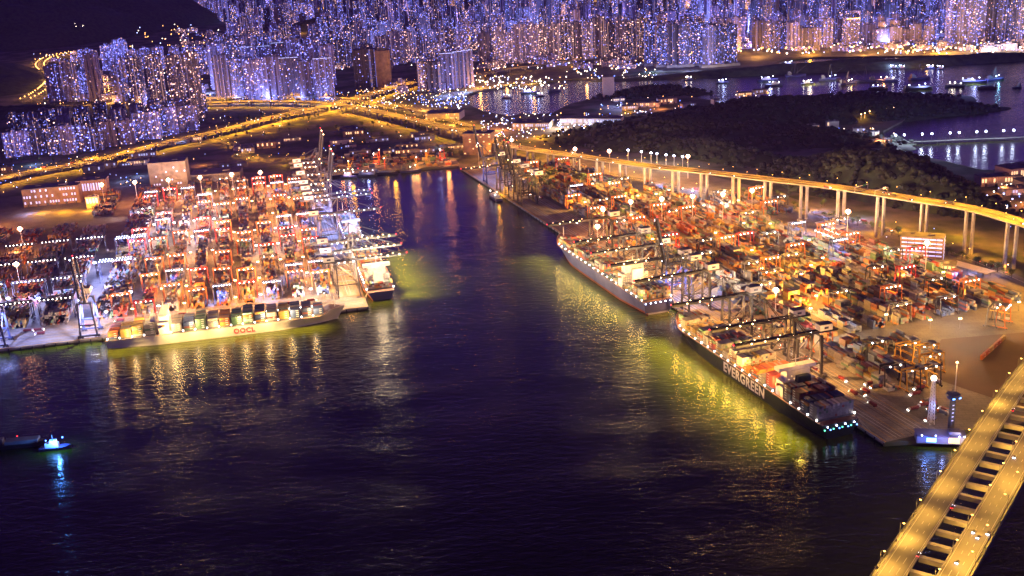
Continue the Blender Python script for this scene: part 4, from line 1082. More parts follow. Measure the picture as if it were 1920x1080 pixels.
row([(1000, 84), (1760, 76)], 30, (28, 52), 19, STY, .3, .22, .5, 'in the third city row behind the waterfront', 'third city row', jit=.3)
row([(430, 82), (1000, 74)], 24, (26, 50), 19, STY, .35, .22, .5, 'in the fourth city row on the creek side', 'fourth city row', jit=.3)
row([(1010, 66), (1900, 62)], 34, (26, 50), 18, STY, .25, .24, .5, 'in the fourth city row on the harbour side', 'fourth harbour row', jit=.3)
row([(330, 34), (700, 60)], 18, (24, 48), 17, STY, .3, .24, .5, 'in the row over the foothills', 'foothill row', jit=.3)
# the city beyond: more than anyone could count
mass = MB(); mass.uv = []
for yb in range(54, -46, -9):
    x = 310+max(0, yb)*2.2
    while x < 1960:
        x += ct.uniform(9, 22)
        if 1240 < x < 1500 and -6 < yb < 22: continue
        if 590 < x < 690 and 28 < yb < 56: continue
        if ct.random() < .12: continue
        p = G(x, yb+ct.uniform(-4, 4), 4); s_ = FPX/(p-cam.location).length; h = ct.choice([50, 70, 85, 100, 120, 140])*ct.uniform(.85, 1.15); w_ = ct.uniform(20, 38)
        if yb < 0: h *= 1.1
        tower_mesh(mass, p.x, p.y, 3.5, w_, w_*.8, h, ct.uniform(-.6, .6), ct.choice(STY), ct.uniform(0, .55), ct.choice([.02, .05, .09, .14, .22]), ct.choice([.12, .2, .3, .5, .8]), ct)
tag(mass.build('city_buildings', [M['facade'], M['roofgrey']]), kind='stuff')
# low podiums, markets and street lamps that fill the districts
low = MB(); low.uv = []
lampm = [MB(), MB(), MB(), MB()]
def spray(n, x0, x1, y0, y1, wts, r=(.9, 2.0), z=(8, 16), skip=None):
    for _ in range(n):
        px, py = ct.uniform(x0, x1), ct.uniform(y0, y1)
        if skip and skip(px, py): continue
        p = G(px, py, ct.uniform(*z)); k = ct.choices(range(4), wts)[0]; lampm[k].ball(p.x, p.y, p.z, ct.uniform(*r), n=5, m=2)
def lowbuild(n, x0, x1, y0, y1, hr=(8, 25), skip=None):
    for _ in range(n):
        px, py = ct.uniform(x0, x1), ct.uniform(y0, y1)
        if skip and skip(px, py): continue
        p = G(px, py, 4); w_ = ct.uniform(25, 60); tower_mesh(low, p.x, p.y, 3.5, w_, w_*.6, ct.uniform(*hr), ct.uniform(-.4, .4), 'box', ct.random(), ct.uniform(.05, .25), ct.uniform(.3, .7), ct)
mount = lambda x, y: (y < 108-.22*x and x < 330) or (x < 70 and y > 105) or (x < 440 and y < 20) or (x > 870 and x < 1240 and y > 150)
lowbuild(260, 330, 1200, 60, 130, skip=mount); lowbuild(120, 1200, 1950, 60, 96, skip=mount); lowbuild(60, 90, 400, 100, 190, skip=mount)
lowbuild(16, 640, 890, 110, 175)
tag(low.build('low_buildings', [M['facade'], M['roofgrey']]), kind='stuff')
spray(560, 330, 1960, -40, 95, (4, 3, 3, 1), (1.6, 3.0), skip=mount)
spray(260, 380, 1240, 60, 130, (4, 3, 3, 1), (1.3, 2.3), skip=mount)
spray(150, 80, 400, 95, 195, (4, 3, 2, 1), (1.1, 1.9), skip=mount)
spray(260, 1240, 1960, 78, 100, (5, 3, 1, 1), (1.6, 3.0))
spray(110, 880, 1060, 142, 166, (6, 2, 3, 0), (1.1, 2.0)); spray(60, 1060, 1230, 118, 146, (5, 2, 2, 1), (1.1, 2.0))
spray(230, 600, 880, 166, 204, (4, 4, 1, 1), (.8, 1.5)); spray(60, 790, 880, 180, 200, (0, 0, 2, 3), (.8, 1.5))
spray(190, 900, 1190, 212, 258, (4, 3, 3, 1), (.7, 1.4)); spray(60, 900, 1190, 222, 245, (1, 0, 5, 2), (.9, 1.6))
spray(60, 0, 400, 205, 300, (4, 3, 2, 2), (.5, 1.0), z=(5, 9)); spray(64, 400, 880, 205, 300, (3, 5, 2, 2), (.45, 1.0), z=(5, 9))
spray(60, 1500, 1680, 240, 268, (5, 3, 2, 1), (.6, 1.2), z=(5, 10)); spray(40, 1120, 1300, 178, 212, (3, 3, 2, 1), (.7, 1.3), z=(5, 10)); spray(24, 1380, 1450, 166, 186, (3, 3, 4, 1), (.7, 1.3), z=(5, 10))
spray(70, 1850, 1960, 328, 400, (5, 1, 4, 1), (.7, 1.5), z=(5, 12)); spray(26, 1400, 1900, 405, 540, (4, 3, 3, 2), (.4, .8), z=(5, 9))
spray(46, 240, 400, 36, 95, (2, 5, 1, 0), (1.5, 2.6), z=(20, 50)); spray(16, 60, 140, 98, 112, (2, 3, 2, 0), (1.2, 2)); spray(8, 118, 156, 42, 50, (1, 0, 0, 0), (1.2, 2), z=(60, 120))
spray(70, 0, 330, 296, 360, (3, 3, 3, 2), (.5, 1.1), z=(5, 9))
spray(24, 1410, 1640, 60, 80, (0, 5, 0, 0), (2, 3.4)); spray(12, 1250, 1300, -6, 18, (0, 5, 0, 0), (2, 3.2))
for k, nm in enumerate(['d_white', 'd_amber', 'd_cool', 'd_blue']):
    tag(lampm[k].build('district_lights', M[nm]), kind='stuff')
def clight(px, py, z, e, rgb, size=4):
    o = lamp_obj(ldata('POINT', e, rgb, size), None, G(px, py, z), name='district_light'); o['kind'] = 'stuff'
for _ in range(90):
    px, py = ct.uniform(400, 1960), ct.uniform(-20, 96)
    if mount(px, py): continue
    clight(px, py, 22, ct.choice([500000, 900000, 1800000]), ct.choice([WARM, AMBER, COOL, COOL, (.36, .30, 1)]), 6)
for px, py, e, rgb in [(85, 152, 120000, WARM), (900, 158, 1300000, WARM), (950, 152, 1300000, WARM), (1000, 150, 900000, WARM), (1100, 145, 500000, WARM), (870, 166, 900000, COOL), (835, 172, 500000, COOL), (300, 192, 260000, COOL), (283, 190, 500000, COOL), (352, 192, 400000, COOL), (392, 168, 900000, COOL), (400, 184, 500000, WARM),
     (205, 186, 300000, WARM), (170, 180, 200000, AMBER), (740, 190, 1100000, AMBER), (700, 192, 900000, AMBER), (790, 200, 1200000, WARM), (580, 205, 500000, AMBER), (520, 225, 260000, AMBER), (850, 225, 700000, AMBER), (830, 212, 500000, ORNG), (930, 236, 900000, ORNG), (990, 226, 900000, WHITE), (1050, 232, 900000, WHITE), (1120, 240, 700000, WARM), (1010, 250, 700000, AMBER), (1090, 248, 500000, AMBER),
     (440, 182, 400000, COOL), (500, 182, 400000, COOL), (560, 182, 400000, COOL), (610, 184, 400000, COOL), (470, 150, 400000, (.7, .6, 1)), (560, 145, 400000, (.7, .6, 1)), (60, 300, 160000, COOL), (160, 290, 160000, WARM), (250, 275, 160000, WARM), (340, 255, 160000, COOL), (120, 200, 200000, WARM),
     (1230, 128, 700000, COOL), (1290, 128, 700000, COOL), (1350, 128, 900000, WHITE), (1420, 100, 900000, WARM), (1520, 96, 900000, AMBER), (1620, 96, 1200000, WARM), (1700, 90, 1500000, WARM), (1780, 92, 1500000, WARM), (1850, 92, 2200000, WHITE), (1915, 92, 2600000, WHITE),
     (1600, 252, 120000, ORNG), (1650, 262, 120000, ORNG), (1520, 258, 60000, AMBER), (1180, 202, 160000, AMBER), (1240, 196, 160000, ORNG), (1420, 180, 160000, WARM), (1880, 350, 220000, ORNG), (1930, 370, 260000, ORNG), (1300, 345, 160000, COOL), (1240, 335, 120000, COOL), (1530, 385, 120000, COOL), (1610, 398, 160000, COOL), (1510, 425, 90000, COOL),
     (1800, 430, 110000, AMBER), (1690, 420, 110000, AMBER), (1860, 470, 90000, AMBER), (1640, 425, 90000, AMBER), (1795, 512, 70000, COOL), (500, 240, 90000, AMBER), (600, 215, 120000, AMBER), (640, 230, 60000, AMBER), (700, 250, 60000, AMBER), (760, 262, 40000, COOL), (820, 268, 40000, COOL),
     (20, 330, 90000, WARM), (70, 315, 120000, AMBER), (260, 320, 90000, COOL), (160, 310, 120000, AMBER), (380, 300, 90000, ORNG), (420, 325, 120000, ORNG), (300, 300, 60000, COOL), (480, 285, 90000, AMBER), (530, 300, 90000, AMBER), (640, 300, 60000, ORNG), (700, 300, 90000, ORNG), (780, 296, 90000, ORNG), (840, 300, 90000, ORNG), (600, 316, 90000, AMBER), (660, 325, 60000, AMBER), (740, 318, 60000, AMBER), (700, 200, 300000, WARM), (660, 185, 300000, AMBER), (620, 200, 200000, AMBER), (850, 235, 200000, AMBER), (560, 225, 120000, AMBER), (75, 388, 260000, AMBER), (120, 386, 260000, AMBER), (165, 384, 200000, AMBER), (120, 345, 160000, AMBER), (90, 372, 90000, AMBER), (180, 350, 90000, AMBER), (230, 330, 90000, COOL), (50, 390, 90000, COOL), (30, 470, 120000, ORNG), (60, 480, 90000, ORNG)]:
    clight(px, py, 16, e*.8, rgb, 3)
# ================= SINGLE BUILDINGS, VESSELS, VEHICLES, TREES =================
et = random.Random(8); POWER[0] = .8; LDATA.clear()
def block(name, cat, label, p, w_, d_, h, a, wall, storeys=0, winm='win_warm', lit=.6, roof=True, group=None, bays=None, band=False):
    root = empty(name, (p[0], p[1], 4), a); tag(root, label, cat, group)
    b = MB(); b.box(0, 0, 0, w_, d_, h)
    for k in range(int(w_/9)+1): b.box(-w_/2+k*w_/int(w_/9+.001) if int(w_/9) else 0, -d_/2-.3, 0, .7, .6, h) if int(w_/9) else None
    b.build('wall', wall, root)
    for k in range(max(1, int(w_/16))): b = MB(); b.box(-w_/2+(k+.5)*w_/max(1, int(w_/16)), -d_/2-.15, 0, 4.5, .3, min(5, h*.4)); b.build('loading_door', M['steel'], root)
    if roof:
        b = MB(); b.box(0, 0, h, w_+1, d_+1, .8); b.box(w_*.2, 0, h+.8, w_*.15, d_*.3, 2.4); b.box(-w_*.25, d_*.15, h+.8, w_*.1, d_*.2, 1.8); b.build('roof', M['roofgrey'], root)
    bays = bays or max(3, int(w_/5))
    for k in range(storeys):
        z = (k+.45)*h/max(1, storeys)
        b = MB()
        if band: b.box(0, -d_/2-.1, z, w_*.94, .25, h/storeys*.32); b.box(-w_/2-.1, 0, z, .25, d_*.9, h/storeys*.32); b.box(w_/2+.1, 0, z, .25, d_*.9, h/storeys*.32)
        else:
            for j in range(bays):
                if et.random() < lit: b.box(-w_/2+(j+.5)*w_/bays, -d_/2-.05, z, w_/bays*.55, .25, h/storeys*.4)
        if b.f: b.build('window_row', M[winm], root)
    return root
block('warehouse', 'warehouse', 'long warehouse washed in yellow light beside the expressway', G(103, 380), 104, 40, 34, .16, M['brown'], 3, 'win_cool', .55)
block('warehouse', 'warehouse', 'square end block next to the long yellow-lit warehouse, with a lit stair strip', G(178, 368), 56, 40, 36, .16, M['brown'], 1, 'win_cool', .8)
block('annex', 'annex', 'small pale annex with a blue-lit doorway below the yellow warehouse', G(176, 389), 22, 14, 22, .16, M['cream'], 1, 'win_cool', .9)
block('cold_store', 'warehouse', 'tall grey cold store behind the row of high masts', G(322, 352), 72, 44, 56, .12, M['roofgrey'], 7, 'win_cool', .12, bays=14)
block('shed', 'warehouse', 'wide low dark shed beside the grey cold store', G(408, 335), 100, 60, 16, .12, M['roofgrey'], 0)
block('warehouse', 'warehouse', 'brick pink warehouse with striped floors at the basin head', G(900, 287), 62, 40, 46, -.25, M['brown'], 9, 'win_warm', .25, bays=10)
block('warehouse', 'warehouse', 'orange-lit flat warehouse below the canal towers', G(835, 222), 90, 60, 18, -.2, M['cream'], 2, 'win_warm', .4)
block('warehouse', 'warehouse', 'pair-roofed market shed in the bright industrial district', G(1000, 238), 90, 60, 14, -.2, M['cream'], 1, 'win_cool', .8)
block('warehouse', 'warehouse', 'white-lit logistics shed at the edge of the wooded hill', G(1110, 232), 150, 40, 16, -.3, M['white'], 1, 'win_cool', .9)
block('tower_block', 'tower block', 'lone cream tower with a lit crown on the small wooded island', G(1141, 183), 30, 26, 58, 0, M['cream'], 0)
block('office_block', 'office block', 'striped six storey office block between the east yard and the viaduct', RF(452, 392), 56, 26, 34, -.45, M['brown'], 6, 'win_cool', .7, band=True)
block('canteen', 'low building', 'low hipped building beside the striped office block', RF(405, 385), 40, 22, 8, -.45, M['concrete'], 1, 'win_warm', .5)
for i, (s_, t_, w_) in enumerate([(372, 408, 60), (640, 372, 50), (700, 400, 40)]):
    root = empty('canopy', RF(s_, t_, 4.1), RANG+.2); tag(root, ['wide white-lit gate canopy beyond the striped office block', 'lorry park canopy with blue-white light', 'second smaller canopy behind the lorry park'][i], 'canopy')
    b = MB(); b.box(0, 0, 7, w_, 18, .8); b.build('roof', M['white'], root)
    for x in (-w_*.4, 0, w_*.4):
        for y in (-7, 7): b = MB(); b.tube((x, y, 0), (x, y, 7), .4); b.build('post', M['steel'], root)
    lamp_obj(ldata('POINT', 26000, COOL, .6), root, (0, 0, 6), name='canopy_light'); lamp_obj(ldata('POINT', 26000, COOL, .6), root, (-w_*.5, -14, 9), name='canopy_light')
# peninsula camp, island, creek and shore blocks
for i, (px, py, w_, d_, h) in enumerate([(1520, 262, 46, 16, 9), (1545, 268, 30, 14, 8), (1575, 256, 34, 16, 12), (1600, 264, 50, 16, 9), (1632, 258, 30, 18, 14), (1652, 270, 40, 16, 10), (1610, 248, 24, 14, 10), (1560, 240, 26, 14, 16), (1522, 244, 30, 14, 12),
       (1180, 205, 40, 20, 10), (1215, 200, 60, 24, 12), (1250, 194, 50, 20, 14), (1290, 200, 36, 20, 9), (1160, 190, 30, 16, 9), (1395, 180, 36, 18, 10), (1425, 176, 40, 18, 12),
       (1870, 345, 70, 30, 16), (1905, 338, 60, 40, 26), (1900, 362, 40, 30, 10), (1935, 352, 50, 40, 14), (1480, 268, 18, 12, 10), (1342, 222, 18, 18, 20)]):
    z_ = 4
    nm = f"{nth((i if i < 9 else i-9 if i < 16 else i-16)+1)} low building " + ('of the lit camp at the harbour cove' if i < 9 else 'of the industrial spit beside the creek' if i < 16 else 'of the works at the harbour edge past the viaduct')
    o = block('low_building', 'low building', nm, G(px, py), w_, d_, h, et.uniform(-.4, .3), M['cream'], 1, 'win_warm' if i % 3 else 'win_cool', .6)
    if i == 21: o['label'] = 'white radar dome building standing out of the dark woodland'; o.location.z = 30
# pier with lamps into the harbour
pr_ = empty('pier', (0, 0, 0)); tag(pr_, 'long dark pier with pairs of white lamps reflected in the harbour', 'pier')
A_, B_ = G(1640, 270, 3), G(1925, 258, 3)
b = MB(); b.bar(A_, B_, 9, 2.5); b.build('deck', M['concrete'], pr_)
pm = MB(); pm.tube((0, 0, 0), (0, 0, 16), .3, .2, 6); pm = pm.mesh('lamp_post', M['steel']); pl = MB().ball(0, 0, 16.5, 2.1).mesh('lamp_head', M['l_cool'])
for px in (1679, 1695, 1729, 1747, 1781, 1798, 1831, 1848, 1881, 1900):
    t_ = (px-1640)/285; q_ = A_ + (B_-A_)*t_; put('lamp_post', pm, pr_, q_); put('lamp_head', pl, pr_, q_)
    lamp_obj(ldata('POINT', 230000, (.62, .68, 1), 1.6), pr_, q_+Vector((0, 0, 19)), name='pier_light')
for px in range(1660, 1920, 14):
    q_ = A_ + (B_-A_)*((px-1640)/285); b = MB(); b.tube(q_+Vector((0, 0, -5)), q_, .9); b.build('pile', M['concrete'], pr_)
for i, (px, py) in enumerate([(1614, 226), (1621, 224), (1630, 220), (1660, 214), (1675, 213), (1693, 210), (1700, 209), (1716, 205), (1722, 206)]):
    high_mast(G(px, py+3, 4), f"{nth(i+1)} amber shore lamp along the wooded point reflected in the cove", 'amber shore lamps on the wooded point', 18, 110000, AMBER, 'l_warm', 1.4)
# ---- control tower and dock building by the bridge ----
p = G(1782, 812, 4); root = empty('control_tower', p, .3); root.scale = (.62, .62, .60); tag(root, 'marine control tower with dark round cabin and lit window slots beside the bridge', 'control tower')
b = MB(); b.box(0, 0, 0, 6.5, 6.5, 58, taper=.9); b.build('shaft', M['steel'], root)
b = MB()
for k in range(5): b.box(-1.0, -3.35, 22+k*6.4, 3.2, .3, 1.4)
b.build('window_slot', M['win_cool'], root)
b = MB(); b.tube((0, 0, 56), (0, 0, 60), 4, 9.4, 16); b.build('cabin_base', M['navy'], root)
b = MB(); b.tube((0, 0, 60), (0, 0, 63), 9.2, 10.2, 16); b.build('cabin_glass', M['win_cool'] if 0 else M['hull_navy'], root)
b = MB(); b.tube((0, 0, 63), (0, 0, 66.5), 11, 10, 16); b.build('cabin_roof', M['navy'], root)
for x in (-5.5, 5): b = MB(); b.box(x, -8.6, 60.6, 3.6, 1.2, 1.8); b.build('console_light', M['l_blue'], root)
b = MB(); b.tube((0, 2, 66), (0, 2, 78), .4, .2); b.build('antenna_mast', M['steel'], root)
p = G(1745, 795, 4); root = empty('lattice_tower', p, .2); root.scale = (.85, .85, .84); tag(root, 'slim white lattice lamp tower standing just left of the control tower', 'lattice tower')
b = MB()
for sx in (-1, 1):
    for sy in (-1, 1): b.bar((sx*2.8, sy*2.8, 0), (sx*1.2, sy*1.2, 52), .5)
for k in range(13):
    z = k*4; w0 = 2.8-1.6*z/52; w1 = 2.8-1.6*(z+4)/52
    for sy in (-1, 1): b.bar((-w0, sy*w0, z), (w1, sy*w1, z+4), .25); b.bar((sy*w0, -w0, z), (sy*w1, w1, z+4), .25); b.bar((-w0, sy*w0, z), (w0, sy*w0, z), .25)
b.build('lattice', M['white'], root)
b = MB(); b.tube((0, 0, 52), (0, 0, 54), 2.6, 2.6, 12); b.build('platform', M['white'], root)
b = MB(); b.ball(0, 0, 56, 3.0, n=10, m=5); b.build('lamp_head', M['l_mast'], root)
lamp_obj(ldata('POINT', 30000, (.35, .42, 1), 2), root, (3, -6, 24), name='tower_light')
p = RF(0, 112, 4); root = empty('dock_office', G(1762, 826, 4), -.22); root.scale = (.85, .85, .8); tag(root, 'two storey dock office lit blue and white at the foot of the control tower', 'dock office')
b = MB(); b.box(0, 0, 0, 50, 17, 9); b.build('wall', M['hull_blue'], root)
b = MB(); b.box(0, 0, 9, 52, 19, .7); b.box(14, 0, 9.7, 12, 10, 4); b.build('roof', M['hull_navy'], root)
b = MB(); b.box(13, -8.6, 1.5, 11, .3, 6.5); b.build('lit_entrance', M['win_warm'], root)
b = MB(); b.box(-10, -8.6, 2, 10, .3, 5); b.build('blue_window', M['l_blue'], root)
for x, e_, c2 in ((-16, 26000, (.15, .3, 1)), (2, 20000, COOL), (20, 34000, WHITE)): lamp_obj(ldata('POINT', e_, c2, .6), root, (x, -13, 12), name='office_light')
for x in (-20, -6, 18, 23): put('floodlight', FLOODC, root, (x, -9.6, 10.4))
# ---- harbour vessels ----
def hullmesh(L_, B_, D_):
    b = MB(); n = 12; vs = []
    for i in range(n+1):
        t = i/n; w_ = B_/2*(1 if t < .7 else max(.03, 1-((t-.7)/.3)**2)); 
        for y, z in ((w_*.75, -.5), (w_, D_*(1+.25*max(0, t-.7)/.3)), (-w_, D_*(1+.25*max(0, t-.7)/.3)), (-w_*.75, -.5)): vs.append((L_*(t-.5), y, z))
    fs = [(3, 2, 1, 0)]
    for i in range(n):
        a = i*4
        for k in range(3): fs.append((a+k, a+k+1, a+k+5, a+k+4))
    fs.append(tuple(n*4+k for k in range(4))); b._add(vs, fs); return b
def vessel(px, py, L_, kind, label, rz=0, lampm=None, e_=0, rgb=COOL, group=None):
    p = G(px, py, 0); p.z = 0; root = empty('barge' if kind in ('derrick', 'barge') else 'boat', p, rz); tag(root, label, 'barge' if kind in ('derrick', 'barge') else 'boat', group)
    B_ = L_*(.3 if kind != 'derrick' else .4); D_ = L_*.07+1
    hullmesh(L_, B_, D_).build('hull', M['hull_navy'] if kind != 'barge' else M['dark'], root)
    if kind == 'derrick':
        b = MB(); b.box(-L_*.32, 0, D_, L_*.2, B_*.7, 7); b.box(-L_*.34, 0, D_+7, L_*.12, B_*.5, 3); b.build('deckhouse', M['steel'], root)
        b = MB()
        for y in (-B_*.3, B_*.3): b.bar((-L_*.1, y, D_), (0, 0, L_*.75), .9)
        b.bar((L_*.1, 0, D_), (0, 0, L_*.75), .7); b.bar((-L_*.3, 0, D_+8), (0, 0, L_*.75), .4); b.build('mast', M['dark'], root)
        b = MB(); b.bar((0, 0, D_+3), (L_*.55, 0, L_*.55), .9); b.bar((0, 0, L_*.75), (L_*.55, 0, L_*.55), .3); b.build('derrick_boom', M['dark'], root)
    elif kind == 'barge':
        b = MB(); b.box(L_*.02, 0, D_, L_*.7, B_*.7, 3.5); b.build('cargo_hold', M['roofgrey'], root)
        b = MB(); b.box(-L_*.42, 0, D_, L_*.09, B_*.5, 6); b.build('wheelhouse', M['steel'], root)
    else:
        b = MB(); b.box(-L_*.1, 0, D_, L_*.42, B_*.6, 4); b.box(-L_*.05, 0, D_+4, L_*.22, B_*.45, 3); b.build('deckhouse', M['white'], root)
        b = MB(); b.tube((-L_*.05, 0, D_+7), (-L_*.05, 0, D_+13), .3, .15); b.build('mast', M['steel'], root)
        b = MB(); b.box(-L_*.05+L_*.111, 0, D_+4.9, .2, B_*.4, 1.2); b.build('wheelhouse_window', M['win_warm'], root)
    if lampm:
        for k, x in enumerate((-.3, 0, .25)): put('deck_lamp', lampm, root, (L_*x, (-1)**k*B_*.25, D_+6+k)).scale = (1.8,)*3 if py < 200 else (1,)*3
        if e_: lamp_obj(ldata('POINT', e_*2.2, rgb, 1.2), root, (L_*.1, -B_*.6, D_+9), name='deck_light')
    return root
VS = [(1355, 156, 36, 'boat', 'small lit boat alone in open water beside the island', COOL, 40000), (1290, 150, 30, 'boat', 'small dim boat off the waterfront estate', WARM, 20000), (1440, 152, 60, 'boat', 'two deck ferry with white lamp rows off the wooded hill', COOL, 160000), (1450, 161, 50, 'boat', 'lower lit launch just before the two deck ferry', COOL, 120000),
  (1480, 122, 40, 'boat', 'lit boat close under the wooded breakwater', COOL, 90000), (1515, 158, 40, 'boat', 'boat with the brightest white floodlight in the harbour', WHITE, 500000), (1492, 143, 60, 'derrick', 'dim derrick barge beyond the bright floodlit boat', None, 0), (1556, 150, 60, 'derrick', 'tall derrick barge with a small blue light', COOL, 60000),
  (1590, 158, 50, 'derrick', 'low derrick barge with a warm stern light', WARM, 60000), (1622, 153, 60, 'derrick', 'unlit tall derrick barge in mid harbour', None, 0), (1662, 153, 60, 'boat', 'work vessel covered in warm lights in mid harbour', ORNG, 300000), (1646, 168, 50, 'barge', 'long dark barge just before the warm lit work vessel', COOL, 20000),
  (1724, 148, 60, 'derrick', 'unlit derrick barge right of the warm lit vessel', None, 0), (1722, 168, 76, 'barge', 'big dark barge with lamps at both ends', COOL, 90000), (1790, 163, 50, 'barge', 'dark barge with two small pale lamps', WHITE, 30000), (1822, 156, 76, 'boat', 'wide dredger with two blazing white lights', COOL, 700000),
  (1866, 150, 50, 'derrick', 'small derrick barge with cyan lamps past the dredger', (.2, .6, 1), 50000), (1850, 166, 50, 'barge', 'flat dark barge below the dredger', None, 0), (1625, 129, 26, 'boat', 'white lit launch close to the breakwater', WHITE, 90000), (1674, 129, 26, 'boat', 'second white launch along the breakwater', COOL, 60000),
  (1690, 129, 26, 'boat', 'third white launch along the breakwater', COOL, 60000), (1742, 129, 34, 'boat', 'launch with warm light along the breakwater', WARM, 90000), (1762, 130, 26, 'boat', 'last launch along the breakwater towards open water', COOL, 40000), (993, 175, 50, 'boat', 'boat with blue-white deck lights in the creek', COOL, 160000),
  (1040, 172, 40, 'derrick', 'dark derrick barge in the creek', None, 0), (1012, 181, 24, 'boat', 'tiny dim boat in the creek', COOL, 15000), (1165, 205, 44, 'boat', 'moored boat with white lamps in the island basin', COOL, 160000), (1200, 217, 50, 'barge', 'flat barge moored at the island basin', COOL, 20000), (950, 184, 30, 'boat', 'boat under the creek road with blue lamps', COOL, 90000),
  (725, 326, 50, 'barge', 'long barge moored at the basin head quay', None, 0), (770, 322, 44, 'derrick', 'derrick barge moored at the middle of the basin head quay', WARM, 20000), (690, 330, 40, 'barge', 'dark barge at the basin head beside the side quay', COOL, 9000), (655, 333, 36, 'boat', 'white tug at the corner of the basin head', COOL, 30000), (1905, 165, 30, 'derrick', 'derrick barge at the edge of the photo in the harbour', None, 0)]
for px, py, L_, kd, lb, rgb, e_ in VS:
    vessel(px, py, L_, kd, lb, et.uniform(-.4, .4) + (math.pi if et.random() < .5 else 0), (None if rgb is None else FLOODC if rgb in (COOL, (.2, .6, 1)) else FLOODW), e_, rgb)
vessel(105, 842, 30, 'boat', 'small tug with vivid blue deck light in the dark open water', .1, FLOODB, 60000, (.08, .3, 1))
vessel(42, 836, 46, 'barge', 'unlit barge towed behind the blue-lit tug', .1)
tg = MB(); q_ = G(32, 818, 6); tg.ball(q_.x, q_.y, 6, .5); tag(tg.build('buoy_lamp', M['l_red']), 'tiny red marker lamp above the towed barge', 'marker lamp')
b_ = vessel(928, 372, 52, 'boat', 'yellow-lit barge tied to the east quay below the raised booms', RANG, FLOODW, 90000, AMBER)
# ---- vehicles ----
def car_mesh(paint):
    root = empty('car'); b = MB(); b.box(0, 0, .35, 4.4, 1.8, .65, taper=.96); b.build('body', M[paint], root)
    b = MB(); b.box(-.2, 0, 1.0, 2.5, 1.65, .55, taper=.8); b.build('cabin', M['dark'], root)
    for x in (-1.4, 1.4):
        for y in (-.85, .85): b = MB(); b.tube((x, y-.1, .33), (x, y+.1, .33), .33, n=10); b.build('wheel', M['rubber'], root)
    for y in (-.6, .6):
        b = MB(); b.ball(2.22, y, .7, .34); b.build('headlight', M['l_cool'], root)
        b = MB(); b.ball(-2.2, y, .7, .26); b.build('tail_light', M['l_red'], root)
    return root
def truck_mesh(paint):
    root = empty('truck'); b = MB(); b.box(4.6, 0, .6, 2.4, 2.4, 2.6, taper=.92); b.build('cab', M[paint], root)
    b = MB(); b.box(-1.4, 0, .9, 10, 2.3, .3); b.build('chassis', M['dark'], root)
    b = MB(); b.box(-1.6, 0, 1.25, 9.6, 2.44, 2.5, c=PAL[et.randrange(12)]); b.build('cargo_box', M['box'], root)
    for x in (-5, -3.8, 3.9):
        for y in (-1.05, 1.05): b = MB(); b.tube((x, y-.15, .5), (x, y+.15, .5), .5, n=10); b.build('wheel', M['rubber'], root)
    for y in (-.9, .9): b = MB(); b.ball(5.9, y, 1.0, .45); b.build('headlight', M['l_white'], root)
    return root
CP = [car_mesh('white'), car_mesh('steel'), car_mesh('red')]; TPR = [truck_mesh('white'), truck_mesh('orange')]
used = set()
def vehicle(pr, p, rz, label, cat, group, rake=0):
    if pr.name in used: o = copy_tree(pr)
    else: o = pr; used.add(pr.name)
    o.location = p; o.rotation_euler = (0, rake, rz); tag(o, label, cat, group); return o
cn = ['white', 'grey', 'red']
for i, (px, py, k, d_) in enumerate([(1786, 952, 2, 1), (1722, 1042, 0, 1), (1795, 1055, 1, -1), (1826, 998, 0, -1), (1834, 1008, 1, -1), (1853, 1001, 0, -1), (1902, 858, 0, -1), (1899, 770, 2, 1)]):
    p = G(px, py, 77.75); vehicle(CP[k], p, math.atan2(bu.y, bu.x) + (0 if d_ > 0 else math.pi), f"{cn[k]} car, {nth(i+1)} of those on the twin deck bridge, on the {'water' if d_ > 0 else 'far'} side deck", 'car', 'cars on the bridge')
    if d_ < 0: lamp_obj(ldata('SPOT', 2600, (.75, .8, 1), .3, 60), CP[k] if 0 else [o for o in (bpy.context.scene.objects[-1],)][0], (0, 0, 0)) if 0 else None
def along(key, offs, n, group, label, mix=.75, d0=40):
    P, N_, W = ROADS[key]; idx = sorted(et.sample(range(4, len(P)-2), min(n, len(P)-8)))
    for q_, i in enumerate(idx):
        o_ = et.choice(offs); p = P[i]+N_[i]*o_+Vector((0, 0, .05)); d = P[i+1]-P[i]; rz = math.atan2(d.y, d.x) + (0 if o_ < 0 else math.pi)
        car = et.random() < mix; k = et.randrange(3) if car else et.randrange(2)
        vehicle(CP[k] if car else TPR[k], p, rz, f"{(cn[k] if car else ['white', 'orange'][k])} {'car' if car else 'truck'}, {nth(q_+1)} {label}", 'car' if car else 'truck', group)
along('main', [-11, -7, -3.5, 3.5, 7, 11], 46, 'traffic on the curved viaduct', 'vehicle along the curved viaduct from the bridge end')
along('west', [-13, -8, -4, 4, 8, 13], 34, 'traffic on the expressway', 'vehicle along the wide sloping expressway from the lower end')
along('slip', [-6, 6], 8, 'traffic on the slip road', 'vehicle along the slip road flyover')
along('dock', [-5, 5], 12, 'traffic on the dock road', 'vehicle on the dock road under the viaduct', .3)
for i in range(46):
    east = i % 2; s_ = et.uniform(60, 1200) if east else et.uniform(30, 600); t_ = et.uniform(36, 58) if east else et.uniform(38, 58)
    p = RF(s_, t_, 4.2) if east else (LF(s_, t_, 4.2) if i % 4 == 0 else LS(et.uniform(38, 58), et.uniform(60, 800), 4.2))
    vehicle(TPR[i % 4 // 2], p, (RANG if east else LANG if i % 4 == 0 else WS) + (math.pi if et.random() < .5 else 0), f"{['white', 'orange'][i % 4//2]} yard truck, {nth(i//2+1)} counted on the {'east quay apron' if east else 'west terminal aprons'}", 'truck', 'yard trucks on the quay aprons')
